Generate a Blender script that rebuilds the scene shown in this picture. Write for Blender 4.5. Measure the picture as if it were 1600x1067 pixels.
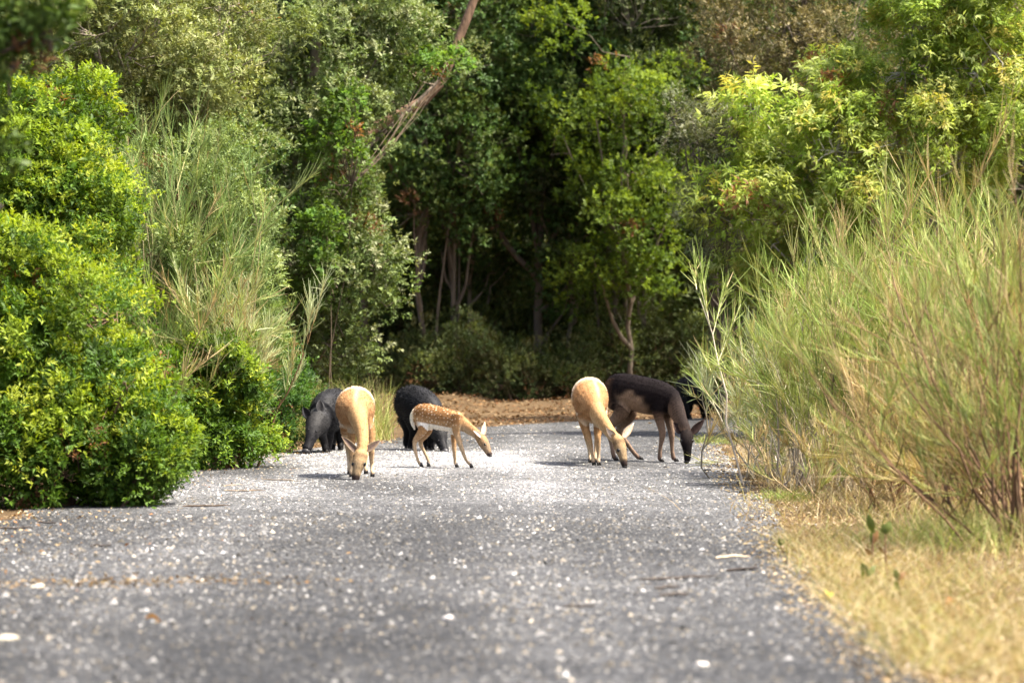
import bpy, bmesh, math
import numpy as np
from mathutils import Vector

# ------------------------------------------------------------------ scene, camera, light
for o in list(bpy.data.objects):
    bpy.data.objects.remove(o)
scene = bpy.context.scene
COL = scene.collection

FPX = 6400.0          # focal length in pixels of the 1600 px wide photograph
CAMH = 1.6            # eye height, metres
HORV = 493.0          # row of the horizon
cam_data = bpy.data.cameras.new('camera')
cam_data.sensor_width = 23.6
cam_data.lens = FPX / 1600.0 * 23.6
cam_data.shift_y = -(533.5 - HORV) / 1600.0
cam_data.clip_start = 0.1
cam_data.clip_end = 2000
cam_data.dof.use_dof = True
cam_data.dof.focus_distance = 41.5
cam_data.dof.aperture_fstop = 1.85
cam = bpy.data.objects.new('camera', cam_data)
cam.location = (0, 0, CAMH)
cam.rotation_euler = (math.radians(90), 0, 0)
COL.objects.link(cam)
scene.camera = cam

SUN_AZ = math.radians(97)     # clockwise from +Y (straight ahead): from the right
SUN_EL = math.radians(62)
world = bpy.data.worlds.new('World')
scene.world = world
world.use_nodes = True
wn = world.node_tree
for n in list(wn.nodes):
    wn.nodes.remove(n)
sky = wn.nodes.new('ShaderNodeTexSky')
sky.sky_type = 'NISHITA'
sky.sun_disc = False
sky.sun_elevation = SUN_EL
sky.sun_rotation = SUN_AZ
sky.dust_density = 5.0
sky.air_density = 0.7
sky.ozone_density = 0.6
bg = wn.nodes.new('ShaderNodeBackground')
bg.inputs['Strength'].default_value = 0.15
wo = wn.nodes.new('ShaderNodeOutputWorld')
wn.links.new(sky.outputs[0], bg.inputs[0])
wn.links.new(bg.outputs[0], wo.inputs[0])

sd = bpy.data.lights.new('sun', 'SUN')
sd.energy = 4.6
sd.angle = math.radians(3.0)
sd.color = (1.0, 0.93, 0.80)
sun = bpy.data.objects.new('sun', sd)
S = Vector((math.sin(SUN_AZ) * math.cos(SUN_EL), math.cos(SUN_AZ) * math.cos(SUN_EL), math.sin(SUN_EL)))
sun.rotation_euler = S.to_track_quat('Z', 'Y').to_euler()
sun.location = S * 100
COL.objects.link(sun)

scene.view_settings.view_transform = 'Standard'
scene.view_settings.look = 'None'
scene.view_settings.exposure = 1.42
scene.view_settings.gamma = 1.0
scene.view_settings.use_curve_mapping = False
scene.render.engine = 'CYCLES'
scene.cycles.max_bounces = 6
scene.cycles.diffuse_bounces = 3
scene.cycles.glossy_bounces = 2
scene.cycles.transmission_bounces = 4
scene.cycles.caustics_reflective = False
scene.cycles.caustics_refractive = False

# ------------------------------------------------------------------ helpers
def W(u, v, d):
    """photo pixel + distance -> world point"""
    return np.array([(u - 800.0) * d / FPX, d, CAMH + (HORV - v) * d / FPX])

def tag(o, label=None, cat=None, group=None, kind=None):
    if label: o['label'] = label
    if cat: o['category'] = cat
    if group: o['group'] = group
    if kind: o['kind'] = kind
    return o

def empty(name, loc, label, cat, group=None):
    o = bpy.data.objects.new(name, None)
    o.location = tuple(float(c) for c in loc)
    o.empty_display_size = 0.2
    COL.objects.link(o)
    return tag(o, label, cat, group)

def mesh_obj(name, me, mat=None, parent=None):
    o = bpy.data.objects.new(name, me)
    COL.objects.link(o)
    if mat is not None:
        me.materials.clear()
        me.materials.append(mat)
    if parent is not None:
        o.parent = parent
    return o

def make_mesh(name, V, quads=None, tris=None, col=None, smooth=False):
    V = np.ascontiguousarray(V, dtype=np.float32).reshape(-1, 3)
    me = bpy.data.meshes.new(name)
    loops, starts, pos = [], [], 0
    if quads is not None and len(quads):
        q = np.asarray(quads, dtype=np.int32).reshape(-1, 4)
        loops.append(q.ravel()); starts.append(pos + 4 * np.arange(len(q))); pos += 4 * len(q)
    if tris is not None and len(tris):
        t = np.asarray(tris, dtype=np.int32).reshape(-1, 3)
        loops.append(t.ravel()); starts.append(pos + 3 * np.arange(len(t))); pos += 3 * len(t)
    L = np.concatenate(loops).astype(np.int32)
    St = np.concatenate(starts).astype(np.int32)
    me.vertices.add(len(V)); me.vertices.foreach_set('co', V.ravel())
    me.loops.add(len(L)); me.loops.foreach_set('vertex_index', L)
    me.polygons.add(len(St)); me.polygons.foreach_set('loop_start', St)
    if smooth:
        me.polygons.foreach_set('use_smooth', np.ones(len(St), dtype=bool))
    me.update(calc_edges=True)
    if col is not None:
        set_col(me, col)
    return me

def set_col(me, col):
    n = len(me.vertices)
    c = np.ones((n, 4), dtype=np.float32)
    c[:, :3] = np.clip(col, 0, 1)
    a = me.color_attributes.new('Col', 'FLOAT_COLOR', 'POINT')
    a.data.foreach_set('color', c.ravel())

def nrm(a):
    a = np.asarray(a, dtype=float)
    return a / np.maximum(np.linalg.norm(a, axis=-1, keepdims=True), 1e-9)

class Geo:
    """collects vertices / faces / colours of ONE mesh"""
    def __init__(self): self.V, self.Q, self.T, self.C, self.n = [], [], [], [], 0
    def add(self, V, quads=None, tris=None, col=None):
        V = np.asarray(V, dtype=float).reshape(-1, 3)
        if quads is not None and len(quads): self.Q.append(np.asarray(quads).reshape(-1, 4) + self.n)
        if tris is not None and len(tris): self.T.append(np.asarray(tris).reshape(-1, 3) + self.n)
        c = np.asarray(col if col is not None else (.5, .5, .5), dtype=float)
        if c.ndim == 1: c = np.repeat(c[None], len(V), 0)
        self.C.append(c); self.V.append(V); self.n += len(V)
    def build(self, name, mat, parent=None, smooth=False, origin=None):
        o = self._build(name, mat, parent, smooth, origin)
        if name in ('crown', 'foliage', 'shoots', 'branches', 'stems', 'bristles', 'coat_hair'): o['kind'] = 'stuff'
        return o
    def _build(self, name, mat, parent, smooth, origin):
        V = np.concatenate(self.V)
        if origin is not None: V = V - np.asarray(origin)[None]
        me = make_mesh(name, V, np.concatenate(self.Q) if self.Q else None,
                       np.concatenate(self.T) if self.T else None, np.concatenate(self.C), smooth)
        return mesh_obj(name, me, mat, parent)

def frames(P):
    T = np.empty_like(P)
    T[:, 1:-1] = P[:, 2:] - P[:, :-2]; T[:, 0] = P[:, 1] - P[:, 0]; T[:, -1] = P[:, -1] - P[:, -2]
    T = nrm(T)
    ref = np.where(np.abs(T[..., 2:3]) > 0.9, np.array([1., 0, 0]), np.array([0, 0, 1.]))
    A = nrm(np.cross(T, ref)); B = np.cross(T, A)
    return T, A, B

def tubes(geo, P, R, sides=4, col=(.3, .2, .1)):
    """P (N,M,3) polylines, R (N,M) radii"""
    P = np.asarray(P, dtype=float); R = np.asarray(R, dtype=float)
    if P.ndim == 2: P = P[None]; R = R[None]
    N, M, _ = P.shape
    if N == 0: return
    T, A, B = frames(P)
    # keep one frame per polyline so that tubes do not twist
    A = nrm(A[:, :1] - T * np.sum(A[:, :1] * T, -1, keepdims=True)); B = np.cross(T, A)
    th = np.arange(sides) * 2 * math.pi / sides
    V = P[:, :, None] + R[:, :, None, None] * (np.cos(th)[None, None, :, None] * A[:, :, None] + np.sin(th)[None, None, :, None] * B[:, :, None])
    idx = np.arange(N * M * sides).reshape(N, M, sides)
    a = idx[:, :-1]; b = idx[:, 1:]
    Q = np.stack([a, np.roll(a, -1, 2), np.roll(b, -1, 2), b], -1).reshape(-1, 4)
    c = np.asarray(col, dtype=float)
    if c.ndim == 1: C = np.broadcast_to(c, (N, M, sides, 3))
    elif c.ndim == 2: C = np.broadcast_to(c[:, None, None], (N, M, sides, 3))
    else: C = np.broadcast_to(c[:, :, None], (N, M, sides, 3))
    geo.add(V.reshape(-1, 3), Q, None, C.reshape(-1, 3))

def ribbons(geo, P, Wd, rng, col):
    """flat tapering blades; P (N,M,3), Wd (N,M), col (3),(N,3) or (N,M,3)"""
    P = np.asarray(P, dtype=float)
    N, M, _ = P.shape
    T = nrm(P[:, -1] - P[:, 0])
    s = nrm(np.cross(T, rng.normal(size=(N, 3))))[:, None]
    V = np.stack([P - s * Wd[..., None] / 2, P + s * Wd[..., None] / 2], 2)
    idx = np.arange(N * M * 2).reshape(N, M, 2)
    Q = np.stack([idx[:, :-1, 0], idx[:, :-1, 1], idx[:, 1:, 1], idx[:, 1:, 0]], -1).reshape(-1, 4)
    c = np.asarray(col, dtype=float)
    if c.ndim == 1: C = np.broadcast_to(c, (N, M, 2, 3))
    elif c.ndim == 2: C = np.broadcast_to(c[:, None, None], (N, M, 2, 3))
    else: C = np.broadcast_to(c[:, :, None], (N, M, 2, 3))
    geo.add(V.reshape(-1, 3), Q, None, C.reshape(-1, 3))

def leaves(geo, base, d, n, L, Wd, col):
    """one four-sided leaf blade each, folded a little along its length"""
    N = len(base)
    d = nrm(d); s = nrm(np.cross(d, n)); n2 = np.cross(s, d)
    L = np.asarray(L)[:, None]; Wd = np.asarray(Wd)[:, None]
    mid = base + d * L * 0.45
    V = np.stack([base, mid + s * Wd / 2 + n2 * Wd * .12, base + d * L - n2 * L * .10, mid - s * Wd / 2 + n2 * Wd * .12], 1)
    Q = np.arange(N * 4).reshape(N, 4)
    geo.add(V.reshape(-1, 3), Q, None, np.repeat(col, 4, 0))

def rvec(rng, n):
    return nrm(rng.normal(size=(n, 3)))

# ------------------------------------------------------------------ materials
def new_mat(name):
    m = bpy.data.materials.new(name); m.use_nodes = True
    nt = m.node_tree
    for n in list(nt.nodes): nt.nodes.remove(n)
    return m, nt, nt.nodes, nt.links

def leaf_mat(name, trans=0.35, rough=0.5, tint=(1.1, 1.12, .45), spec=0.35):
    m, nt, N, K = new_mat(name)
    out = N.new('ShaderNodeOutputMaterial'); at = N.new('ShaderNodeAttribute'); at.attribute_name = 'Col'
    p = N.new('ShaderNodeBsdfPrincipled'); p.inputs['Roughness'].default_value = rough
    p.inputs['Specular IOR Level'].default_value = spec
    tr = N.new('ShaderNodeBsdfTranslucent'); mx = N.new('ShaderNodeMixShader')
    mul = N.new('ShaderNodeMix'); mul.data_type = 'RGBA'; mul.blend_type = 'MULTIPLY'; mul.inputs[0].default_value = 1
    mul.inputs[7].default_value = (*tint, 1)
    K.new(at.outputs['Color'], p.inputs['Base Color']); K.new(at.outputs['Color'], mul.inputs[6])
    K.new(mul.outputs[2], tr.inputs['Color'])
    mx.inputs[0].default_value = trans
    K.new(p.outputs[0], mx.inputs[1]); K.new(tr.outputs[0], mx.inputs[2]); K.new(mx.outputs[0], out.inputs[0])
    return m

def attr_mat(name, rough=0.8, noise_scale=30.0, noise_amt=0.3, bump=0.3, bump_dist=0.01, spec=0.3, sheen=0.0, stretch=(1, 1, 1)):
    m, nt, N, K = new_mat(name)
    out = N.new('ShaderNodeOutputMaterial'); at = N.new('ShaderNodeAttribute'); at.attribute_name = 'Col'
    p = N.new('ShaderNodeBsdfPrincipled'); p.inputs['Roughness'].default_value = rough
    p.inputs['Specular IOR Level'].default_value = spec
    if sheen:
        p.inputs['Sheen Weight'].default_value = sheen
        p.inputs['Sheen Roughness'].default_value = 0.5
    tc = N.new('ShaderNodeTexCoord'); mp = N.new('ShaderNodeMapping'); mp.inputs['Scale'].default_value = stretch
    nz = N.new('ShaderNodeTexNoise'); nz.inputs['Scale'].default_value = noise_scale; nz.inputs['Detail'].default_value = 5
    K.new(tc.outputs['Object'], mp.inputs[0]); K.new(mp.outputs[0], nz.inputs['Vector'])
    mr = N.new('ShaderNodeMapRange'); mr.inputs[1].default_value = .25; mr.inputs[2].default_value = .75
    mr.inputs[3].default_value = 1 - noise_amt; mr.inputs[4].default_value = 1 + noise_amt
    K.new(nz.outputs[0], mr.inputs[0])
    mul = N.new('ShaderNodeVectorMath'); mul.operation = 'SCALE'
    K.new(at.outputs['Color'], mul.inputs[0]); K.new(mr.outputs[0], mul.inputs['Scale'])
    K.new(mul.outputs[0], p.inputs['Base Color'])
    b = N.new('ShaderNodeBump'); b.inputs['Strength'].default_value = bump; b.inputs['Distance'].default_value = bump_dist
    K.new(nz.outputs[0], b.inputs['Height']); K.new(b.outputs[0], p.inputs['Normal'])
    K.new(p.outputs[0], out.inputs[0])
    return m

M_LEAF = leaf_mat('leaf_mastic', .40, .55, (1.15, 1.1, .45), .25)
M_OAK = leaf_mat('leaf_oak', .28, .55, (1.1, 1.1, .5), .22)
M_PALE = leaf_mat('leaf_pale', .48, .55, (1.1, 1.08, .5), .22)
M_BROOM = leaf_mat('broom_shoots', .30, .6, (1.05, 1.0, .6), .25)
M_DRY = leaf_mat('dry_litter', .15, .8, (1, .9, .6), .15)
M_BARK = attr_mat('bark', .9, 14, .45, .8, .03, .2, 0, (1, 1, .25))
M_FUR = attr_mat('fur', .75, 75, .34, .6, .006, .06, 0, (1, 1, .45))
M_BOAR = attr_mat('boar_hide', .6, 45, .45, .5, .008, .14, 0, (1, 1, 1))
M_STONE = attr_mat('stone', .7, 40, .25, .3, .004, .35)
M_HORN = attr_mat('hoof_horn', .45, 50, .2, .2, .003, .5)
M_EYE = attr_mat('eye_wet', .08, 20, .05, 0, .001, .6)

def road_mat():
    m, nt, N, K = new_mat('road_chippings')
    out = N.new('ShaderNodeOutputMaterial'); p = N.new('ShaderNodeBsdfPrincipled')
    p.inputs['Roughness'].default_value = .75; p.inputs['Specular IOR Level'].default_value = .3
    tc = N.new('ShaderNodeTexCoord')
    vo = N.new('ShaderNodeTexVoronoi'); vo.inputs['Scale'].default_value = 55
    K.new(tc.outputs['Object'], vo.inputs['Vector'])
    cr = N.new('ShaderNodeValToRGB')
    cr.color_ramp.elements[0].position = 0; cr.color_ramp.elements[0].color = (.018, .018, .0195, 1)
    cr.color_ramp.elements[1].position = 1; cr.color_ramp.elements[1].color = (.26, .26, .26, 1)
    e = cr.color_ramp.elements.new(.7); e.color = (.052, .0525, .055, 1)
    sep = N.new('ShaderNodeSeparateColor'); K.new(vo.outputs['Color'], sep.inputs[0]); K.new(sep.outputs[0], cr.inputs[0])
    nz = N.new('ShaderNodeTexNoise'); nz.inputs['Scale'].default_value = .9; nz.inputs['Detail'].default_value = 6
    K.new(tc.outputs['Object'], nz.inputs['Vector'])
    mr = N.new('ShaderNodeMapRange'); mr.inputs[1].default_value = .3; mr.inputs[2].default_value = .7
    mr.inputs[3].default_value = .65; mr.inputs[4].default_value = 1.3
    K.new(nz.outputs[0], mr.inputs[0])
    mul = N.new('ShaderNodeVectorMath'); mul.operation = 'SCALE'
    at = N.new('ShaderNodeAttribute'); at.attribute_name = 'Col'
    m4 = N.new('ShaderNodeMath'); m4.operation = 'MULTIPLY'; K.new(mr.outputs[0], m4.inputs[0]); K.new(at.outputs['Fac'], m4.inputs[1])
    m5 = N.new('ShaderNodeMath'); m5.operation = 'MULTIPLY'; m5.inputs[1].default_value = 4.0; K.new(m4.outputs[0], m5.inputs[0])
    K.new(cr.outputs[0], mul.inputs[0]); K.new(m5.outputs[0], mul.inputs['Scale']); K.new(mul.outputs[0], p.inputs['Base Color'])
    b = N.new('ShaderNodeBump'); b.inputs['Strength'].default_value = .9; b.inputs['Distance'].default_value = .012; b.invert = True
    K.new(vo.outputs['Distance'], b.inputs['Height']); K.new(b.outputs[0], p.inputs['Normal'])
    K.new(p.outputs[0], out.inputs[0])
    return m

def ground_mat():
    m, nt, N, K = new_mat('forest_floor')
    out = N.new('ShaderNodeOutputMaterial'); p = N.new('ShaderNodeBsdfPrincipled')
    p.inputs['Roughness'].default_value = .95; p.inputs['Specular IOR Level'].default_value = .1
    tc = N.new('ShaderNodeTexCoord')
    n1 = N.new('ShaderNodeTexNoise'); n1.inputs['Scale'].default_value = 12; n1.inputs['Detail'].default_value = 8; n1.inputs['Roughness'].default_value = .7
    n2 = N.new('ShaderNodeTexNoise'); n2.inputs['Scale'].default_value = .6; n2.inputs['Detail'].default_value = 4
    K.new(tc.outputs['Object'], n1.inputs['Vector']); K.new(tc.outputs['Object'], n2.inputs['Vector'])
    cr = N.new('ShaderNodeValToRGB')
    cr.color_ramp.elements[0].position = .3; cr.color_ramp.elements[0].color = (.045, .03, .018, 1)
    cr.color_ramp.elements[1].position = .72; cr.color_ramp.elements[1].color = (.19, .13, .07, 1)
    e = cr.color_ramp.elements.new(.5); e.color = (.10, .066, .036, 1)
    K.new(n1.outputs[0], cr.inputs[0])
    mr = N.new('ShaderNodeMapRange'); mr.inputs[1].default_value = .3; mr.inputs[2].default_value = .7
    mr.inputs[3].default_value = .7; mr.inputs[4].default_value = 1.25
    K.new(n2.outputs[0], mr.inputs[0])
    mul = N.new('ShaderNodeVectorMath'); mul.operation = 'SCALE'
    K.new(cr.outputs[0], mul.inputs[0]); K.new(mr.outputs[0], mul.inputs['Scale']); K.new(mul.outputs[0], p.inputs['Base Color'])
    b = N.new('ShaderNodeBump'); b.inputs['Strength'].default_value = .8; b.inputs['Distance'].default_value = .03
    K.new(n1.outputs[0], b.inputs['Height']); K.new(b.outputs[0], p.inputs['Normal'])
    K.new(p.outputs[0], out.inputs[0])
    return m
M_ROAD = road_mat(); M_GROUND = ground_mat()

# ------------------------------------------------------------------ ground and road
RE = np.array([(1.75, -20), (1.75, 10), (1.8, 20), (1.85, 27), (2.2, 34.5), (2.3, 42), (2.5, 50), (3.0, 55), (4.4, 58.3), (7, 60.2), (14, 61.5), (40, 62.5)])
LE = np.array([(-4.0, -20), (-4.0, 10), (-4.0, 20), (-4.0, 30), (-3.9, 36), (-3.5, 44), (-2.55, 48.5), (-1.6, 52.5), (-.7, 58.2), (.9, 62.4), (5, 65.2), (14, 67.2), (40, 69)])
def resample(P, n):
    d = np.concatenate([[0], np.cumsum(np.linalg.norm(np.diff(P, axis=0), axis=1))])
    t = np.linspace(0, d[-1], n)
    return np.stack([np.interp(t, d, P[:, 0]), np.interp(t, d, P[:, 1])], 1)
def smooth_line(P, k=15):
    ker = np.ones(k) / k
    Q = np.pad(P, ((k // 2, k // 2), (0, 0)), mode='edge')
    return np.stack([np.convolve(Q[:, 0], ker, 'valid'), np.convolve(Q[:, 1], ker, 'valid')], 1)
def pale_stretch_at(x, y):
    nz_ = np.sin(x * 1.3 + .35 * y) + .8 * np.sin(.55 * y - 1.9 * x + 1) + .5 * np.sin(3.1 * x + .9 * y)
    return np.clip(1.15 - np.abs(y - 42.5) / 9, 0, 1) ** .7 * np.clip(.62 + .35 * nz_, 0, 1)  # lighter tone midway along the road, unevenly broken
def wear_at(x, y):
    track = np.exp(-((x + 2.05 + .12 * np.sin(y * .3)) / .33) ** 2) + np.exp(-((x - .15 + .12 * np.sin(y * .3)) / .33) ** 2)
    stain = np.clip(np.sin(x * .9 + y * .21 + 2) * np.sin(y * .37 - x * .6) + .2 * np.sin(5 * x + 2.3 * y), -1, 1)
    return (.74 + .34 * track + .24 * stain) * (.66 + .34 * np.clip((y - 19) / 15, 0, 1))
REs = smooth_line(resample(RE, 260)); LEs = smooth_line(resample(LE, 260))
ROADPOLY = np.concatenate([LEs, REs[::-1]])

def in_road(x, y, poly=ROADPOLY):
    x = np.asarray(x); y = np.asarray(y); r = np.zeros(x.shape, bool)
    a = poly; b = np.roll(poly, -1, 0)
    for (x0, y0), (x1, y1) in zip(a, b):
        if y0 == y1: continue
        c = ((y0 > y) != (y1 > y)) & (x < (x1 - x0) * (y - y0) / (y1 - y0) + x0)
        r ^= c
    return r
def road_dist(x, y):
    """rough distance outside the road edges"""
    P = np.concatenate([LEs[::2], REs[::2]])
    x = np.asarray(x, float); y = np.asarray(y, float)
    best = np.full(x.shape, 1e9)
    for px, py in P:
        best = np.minimum(best, (x - px) ** 2 + (y - py) ** 2)
    return np.where(in_road(x, y), 0, np.sqrt(best))
def gh(x, y):
    """height of the ground"""
    x = np.asarray(x, float); y = np.asarray(y, float)
    r = road_dist(x, y)
    k = np.clip((r - .3) / 2.5, 0, 1)
    u = .05 * np.sin(1.7 * x + .6 * y) * np.cos(.9 * y - .4 * x) + .03 * np.sin(3.1 * x - 2.2 * y)
    added_rise = np.clip((y - 100) / 90, 0, 1) ** 1.3 * 10.0  # added rise behind the wood: dark ground in the gaps instead of sky
    bank = .25 * np.clip((y - 66) / 6, 0, 1)
    return k * (u + .05) + (added_rise + bank) * np.clip(r / 4, 0, 1)

xs = np.unique(np.concatenate([np.linspace(-260, -12, 26), np.linspace(-12, 12, 97), np.linspace(12, 260, 26)]))
ys = np.unique(np.concatenate([np.linspace(-60, 8, 12), np.linspace(8, 80, 181), np.linspace(80, 420, 50)]))
X, Y = np.meshgrid(xs, ys, indexing='ij')
Z = gh(X, Y)
idx = np.arange(X.size).reshape(X.shape)
Q = np.stack([idx[:-1, :-1], idx[1:, :-1], idx[1:, 1:], idx[:-1, 1:]], -1).reshape(-1, 4)
ground = mesh_obj('ground', make_mesh('ground', np.stack([X, Y, Z], -1), Q, smooth=True), M_GROUND)
tag(ground, 'brown forest floor with dry earth on both sides of the road', 'ground', kind='structure')

rg = np.random.default_rng(5)
n = len(LEs); k = 40
tt = np.linspace(0, 1, k)[None, :, None]
Lj = LEs + rg.normal(size=(n, 2)) * np.array([.05, 0]); Rj = REs + rg.normal(size=(n, 2)) * np.array([.05, 0])
G2 = Lj[:, None] * (1 - tt) + Rj[:, None] * tt
zz = .006 + .03 * (1 - (2 * tt[..., 0] - 1) ** 2) * np.ones((n, 1))
RV = np.concatenate([G2, zz[..., None]], -1)
idx = np.arange(n * k).reshape(n, k)
Q = np.stack([idx[:-1, :-1], idx[:-1, 1:], idx[1:, 1:], idx[1:, :-1]], -1).reshape(-1, 4)
road = mesh_obj('road', make_mesh('road', RV, Q, col=np.repeat((.25 * wear_at(RV[..., 0], RV[..., 1]) * (1 + 2.2 * pale_stretch_at(RV[..., 0], RV[..., 1]))).reshape(-1, 1), 3, 1), smooth=True), M_ROAD)
tag(road, 'grey gravel-surfaced road bending to the right into the wood', 'road', kind='structure')
def road_z(x, y):
    xl = np.interp(y, LEs[:, 1], LEs[:, 0]); xr = np.interp(y, REs[:, 1], REs[:, 0])
    t = np.clip((x - xl) / np.maximum(xr - xl, .1), 0, 1)
    return .006 + .03 * (1 - (2 * t - 1) ** 2)

# loose chippings: real stones, too many to count
def chippings():
    g = Geo(); r = np.random.default_rng(11)
    xs_, ys_ = [], []
    for y0, y1, cnt in ((14, 22, 15000), (22, 32, 17000), (32, 50, 30000), (50, 70, 8000)):
        y = r.uniform(y0, y1, cnt); x = r.uniform(-4.3, 6 if y1 > 48 else 2.7, cnt)
        m = in_road(x, y) | (road_dist(x, y) < r.exponential(.12, cnt))
        xs_.append(x[m]); ys_.append(y[m])
    x = np.concatenate(xs_); y = np.concatenate(ys_); N = len(x)
    z = np.where(in_road(x, y), road_z(x, y), gh(x, y)) - .001
    s = np.clip(r.lognormal(math.log(.0105), .38, N), .005, .03)
    s = np.where((y > 32) & (y < 50), s * .78, s)
    a = r.uniform(0, 2 * math.pi, N)
    ang = a[:, None] + np.arange(4)[None] * math.pi / 2 + r.normal(size=(N, 4)) * .25
    rad = s[:, None] * r.uniform(.7, 1.25, (N, 4))
    base = np.stack([x[:, None] + rad * np.cos(ang), y[:, None] + rad * np.sin(ang), np.repeat(z[:, None], 4, 1)], -1)
    top = np.stack([x + r.normal(size=N) * s * .4, y + r.normal(size=N) * s * .4, z + s * r.uniform(.5, 1.1, N)], -1)
    V = np.concatenate([base, top[:, None]], 1)
    i = np.arange(N)[:, None] * 5
    T = np.concatenate([np.stack([i[:, 0] + k, i[:, 0] + (k + 1) % 4, i[:, 0] + 4], -1) for k in range(4)])
    v = np.clip(r.lognormal(math.log(.118), .66, N), .015, .55)
    c = v[:, None] * np.array([1.02, 1.0, .97])[None]
    c = np.clip(c * (wear_at(x, y) * (1 + 1.9 * pale_stretch_at(x, y)))[:, None], .012, .62)   # worn tracks, stains, darker near end, a paler uneven stretch midway
    warm = r.random(N) < .22
    c[warm] *= np.array([1.15, 1.02, .82])
    g.add(V.reshape(-1, 3), None, T, np.repeat(c, 5, 0))
    o = g.build('loose_chippings', M_STONE)
    tag(o, 'loose grey and pale stone chippings covering the road', 'gravel', kind='stuff')
chippings()

# litter, dry grass on the verges
def flakes(name, label, cat, x, y, rng, size, pal, lift=.01):
    g = Geo(); N = len(x)
    z = np.where(in_road(x, y), road_z(x, y), gh(x, y)) + lift * rng.random(N)
    d = nrm(np.stack([rng.normal(size=N), rng.normal(size=N), rng.normal(size=N) * .35], -1))
    nn = nrm(np.stack([rng.normal(size=N) * .6, rng.normal(size=N) * .6, np.ones(N)], -1))
    L = size * rng.uniform(.6, 1.6, N)
    pal = np.asarray(pal)
    c = pal[rng.integers(0, len(pal), N)] * rng.uniform(.6, 1.3, (N, 1))
    leaves(g, np.stack([x, y, z], -1), d, nn, L, L * rng.uniform(.25, .6, N), c)
    o = g.build(name, M_DRY)
    return tag(o, label, cat, kind='stuff')
r = np.random.default_rng(21)
STRAW = [(.42, .32, .18), (.34, .24, .12), (.50, .41, .27), (.22, .14, .07), (.38, .30, .17)]
BROWNL = [(.30, .17, .07), (.40, .25, .11), (.22, .12, .05), (.5, .36, .2), (.33, .15, .06)]
def scatter_right(n, y0, y1, w):
    y = y0 * (y1 / y0) ** r.random(n)
    e = np.interp(y, REs[:, 1], REs[:, 0])
    return e + r.exponential(w, n) - .12 - .25 * r.random(n), y
x, y = scatter_right(20000, 14, 50, 1.3)
flakes('leaf_litter', 'pale straw and leaf litter on the right-hand verge under the broom', 'litter', x, y, r, .028, STRAW, .03)
n = 15000
x = np.concatenate([r.uniform(-4.5, 4, n), r.uniform(2, 12, 2500)]); y = np.concatenate([r.uniform(58, 80, n), r.uniform(62, 76, 2500)])
m = ~in_road(x, y) | (r.random(len(x)) < .02)
flakes('leaf_litter', 'brown fallen leaves banked along the far side of the bend', 'litter', x[m], y[m], r, .06, [(.17, .095, .04), (.22, .13, .06), (.12, .065, .03), (.32, .22, .12), (.18, .08, .035)], .04)  # far leaves coloured darker, painting the shade on the bank
n = 6000
y = r.uniform(18, 54, n); e = np.interp(y, LEs[:, 1], LEs[:, 0]); x = e - .5 + r.exponential(.45, n)
flakes('leaf_litter', 'dark twiggy litter along the left-hand road edge below the bushes', 'litter', x, y, r, .03, BROWNL + STRAW, .015)
n = 650
x = -2.35 + r.normal(size=n) * .55; y = 24.3 + r.normal(size=n) * .28 + .1 * x
flakes('leaf_litter', 'thin brown drift of straw lying on the road', 'litter', x, y, r, .03, [(.30, .22, .12), (.24, .16, .08), (.18, .11, .05)], .008)

def grass(name, label, pts, rng, h, spread, pal, width=.006, seg=4, droop=.5, lean=.45):
    g = Geo(); N = len(pts)
    pts = pts + np.concatenate([rng.normal(size=(N, 2)) * spread, np.zeros((N, 1))], 1)
    pts[:, 2] = np.where(in_road(pts[:, 0], pts[:, 1]), road_z(pts[:, 0], pts[:, 1]), gh(pts[:, 0], pts[:, 1])) - .01
    H = h * rng.uniform(.45, 1.25, N)
    d0 = nrm(np.stack([rng.normal(size=N) * lean, rng.normal(size=N) * lean, np.ones(N)], -1))
    t = np.linspace(0, 1, seg)[None, :, None]
    hor = d0 * np.array([1, 1, 0])
    P = pts[:, None] + d0[:, None] * H[:, None, None] * t + (hor[:, None] * 1.2 - np.array([0, 0, .35])) * (H * droop)[:, None, None] * t ** 2
    Wd = width * (1 - .85 * t[..., 0]) * rng.uniform(.6, 1.4, (N, 1))
    pal = np.asarray(pal); c = pal[rng.integers(0, len(pal), N)] * rng.uniform(.7, 1.25, (N, 1))
    ribbons(g, P, Wd, rng, c)
    o = g.build(name, M_BROOM)
    return tag(o, label, 'grass', kind='stuff')
DRYG = [(.48, .37, .18), (.42, .31, .13), (.55, .46, .27), (.36, .32, .11), (.32, .22, .10)]
x, y = scatter_right(9000, 15, 48, 1.25)
m = x > np.interp(y, REs[:, 1], REs[:, 0]) + .05
grass('dry_grass', 'short dry yellow grass covering the right-hand verge', np.stack([x[m], y[m], 0 * x[m]], -1), r, .13, .05, DRYG, .006)
x, y = scatter_right(9000, 15, 27, .9)
m = x > np.interp(y, REs[:, 1], REs[:, 0]) + .1
grass('dry_grass', 'matted straw-coloured grass on the near right-hand verge', np.stack([x[m], y[m], 0 * x[m]], -1), r, .08, .03, DRYG, .007, droop=.9, lean=1.0)
GREENG = [(.20, .27, .06), (.30, .33, .09), (.36, .33, .12), (.16, .22, .05)]

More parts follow.
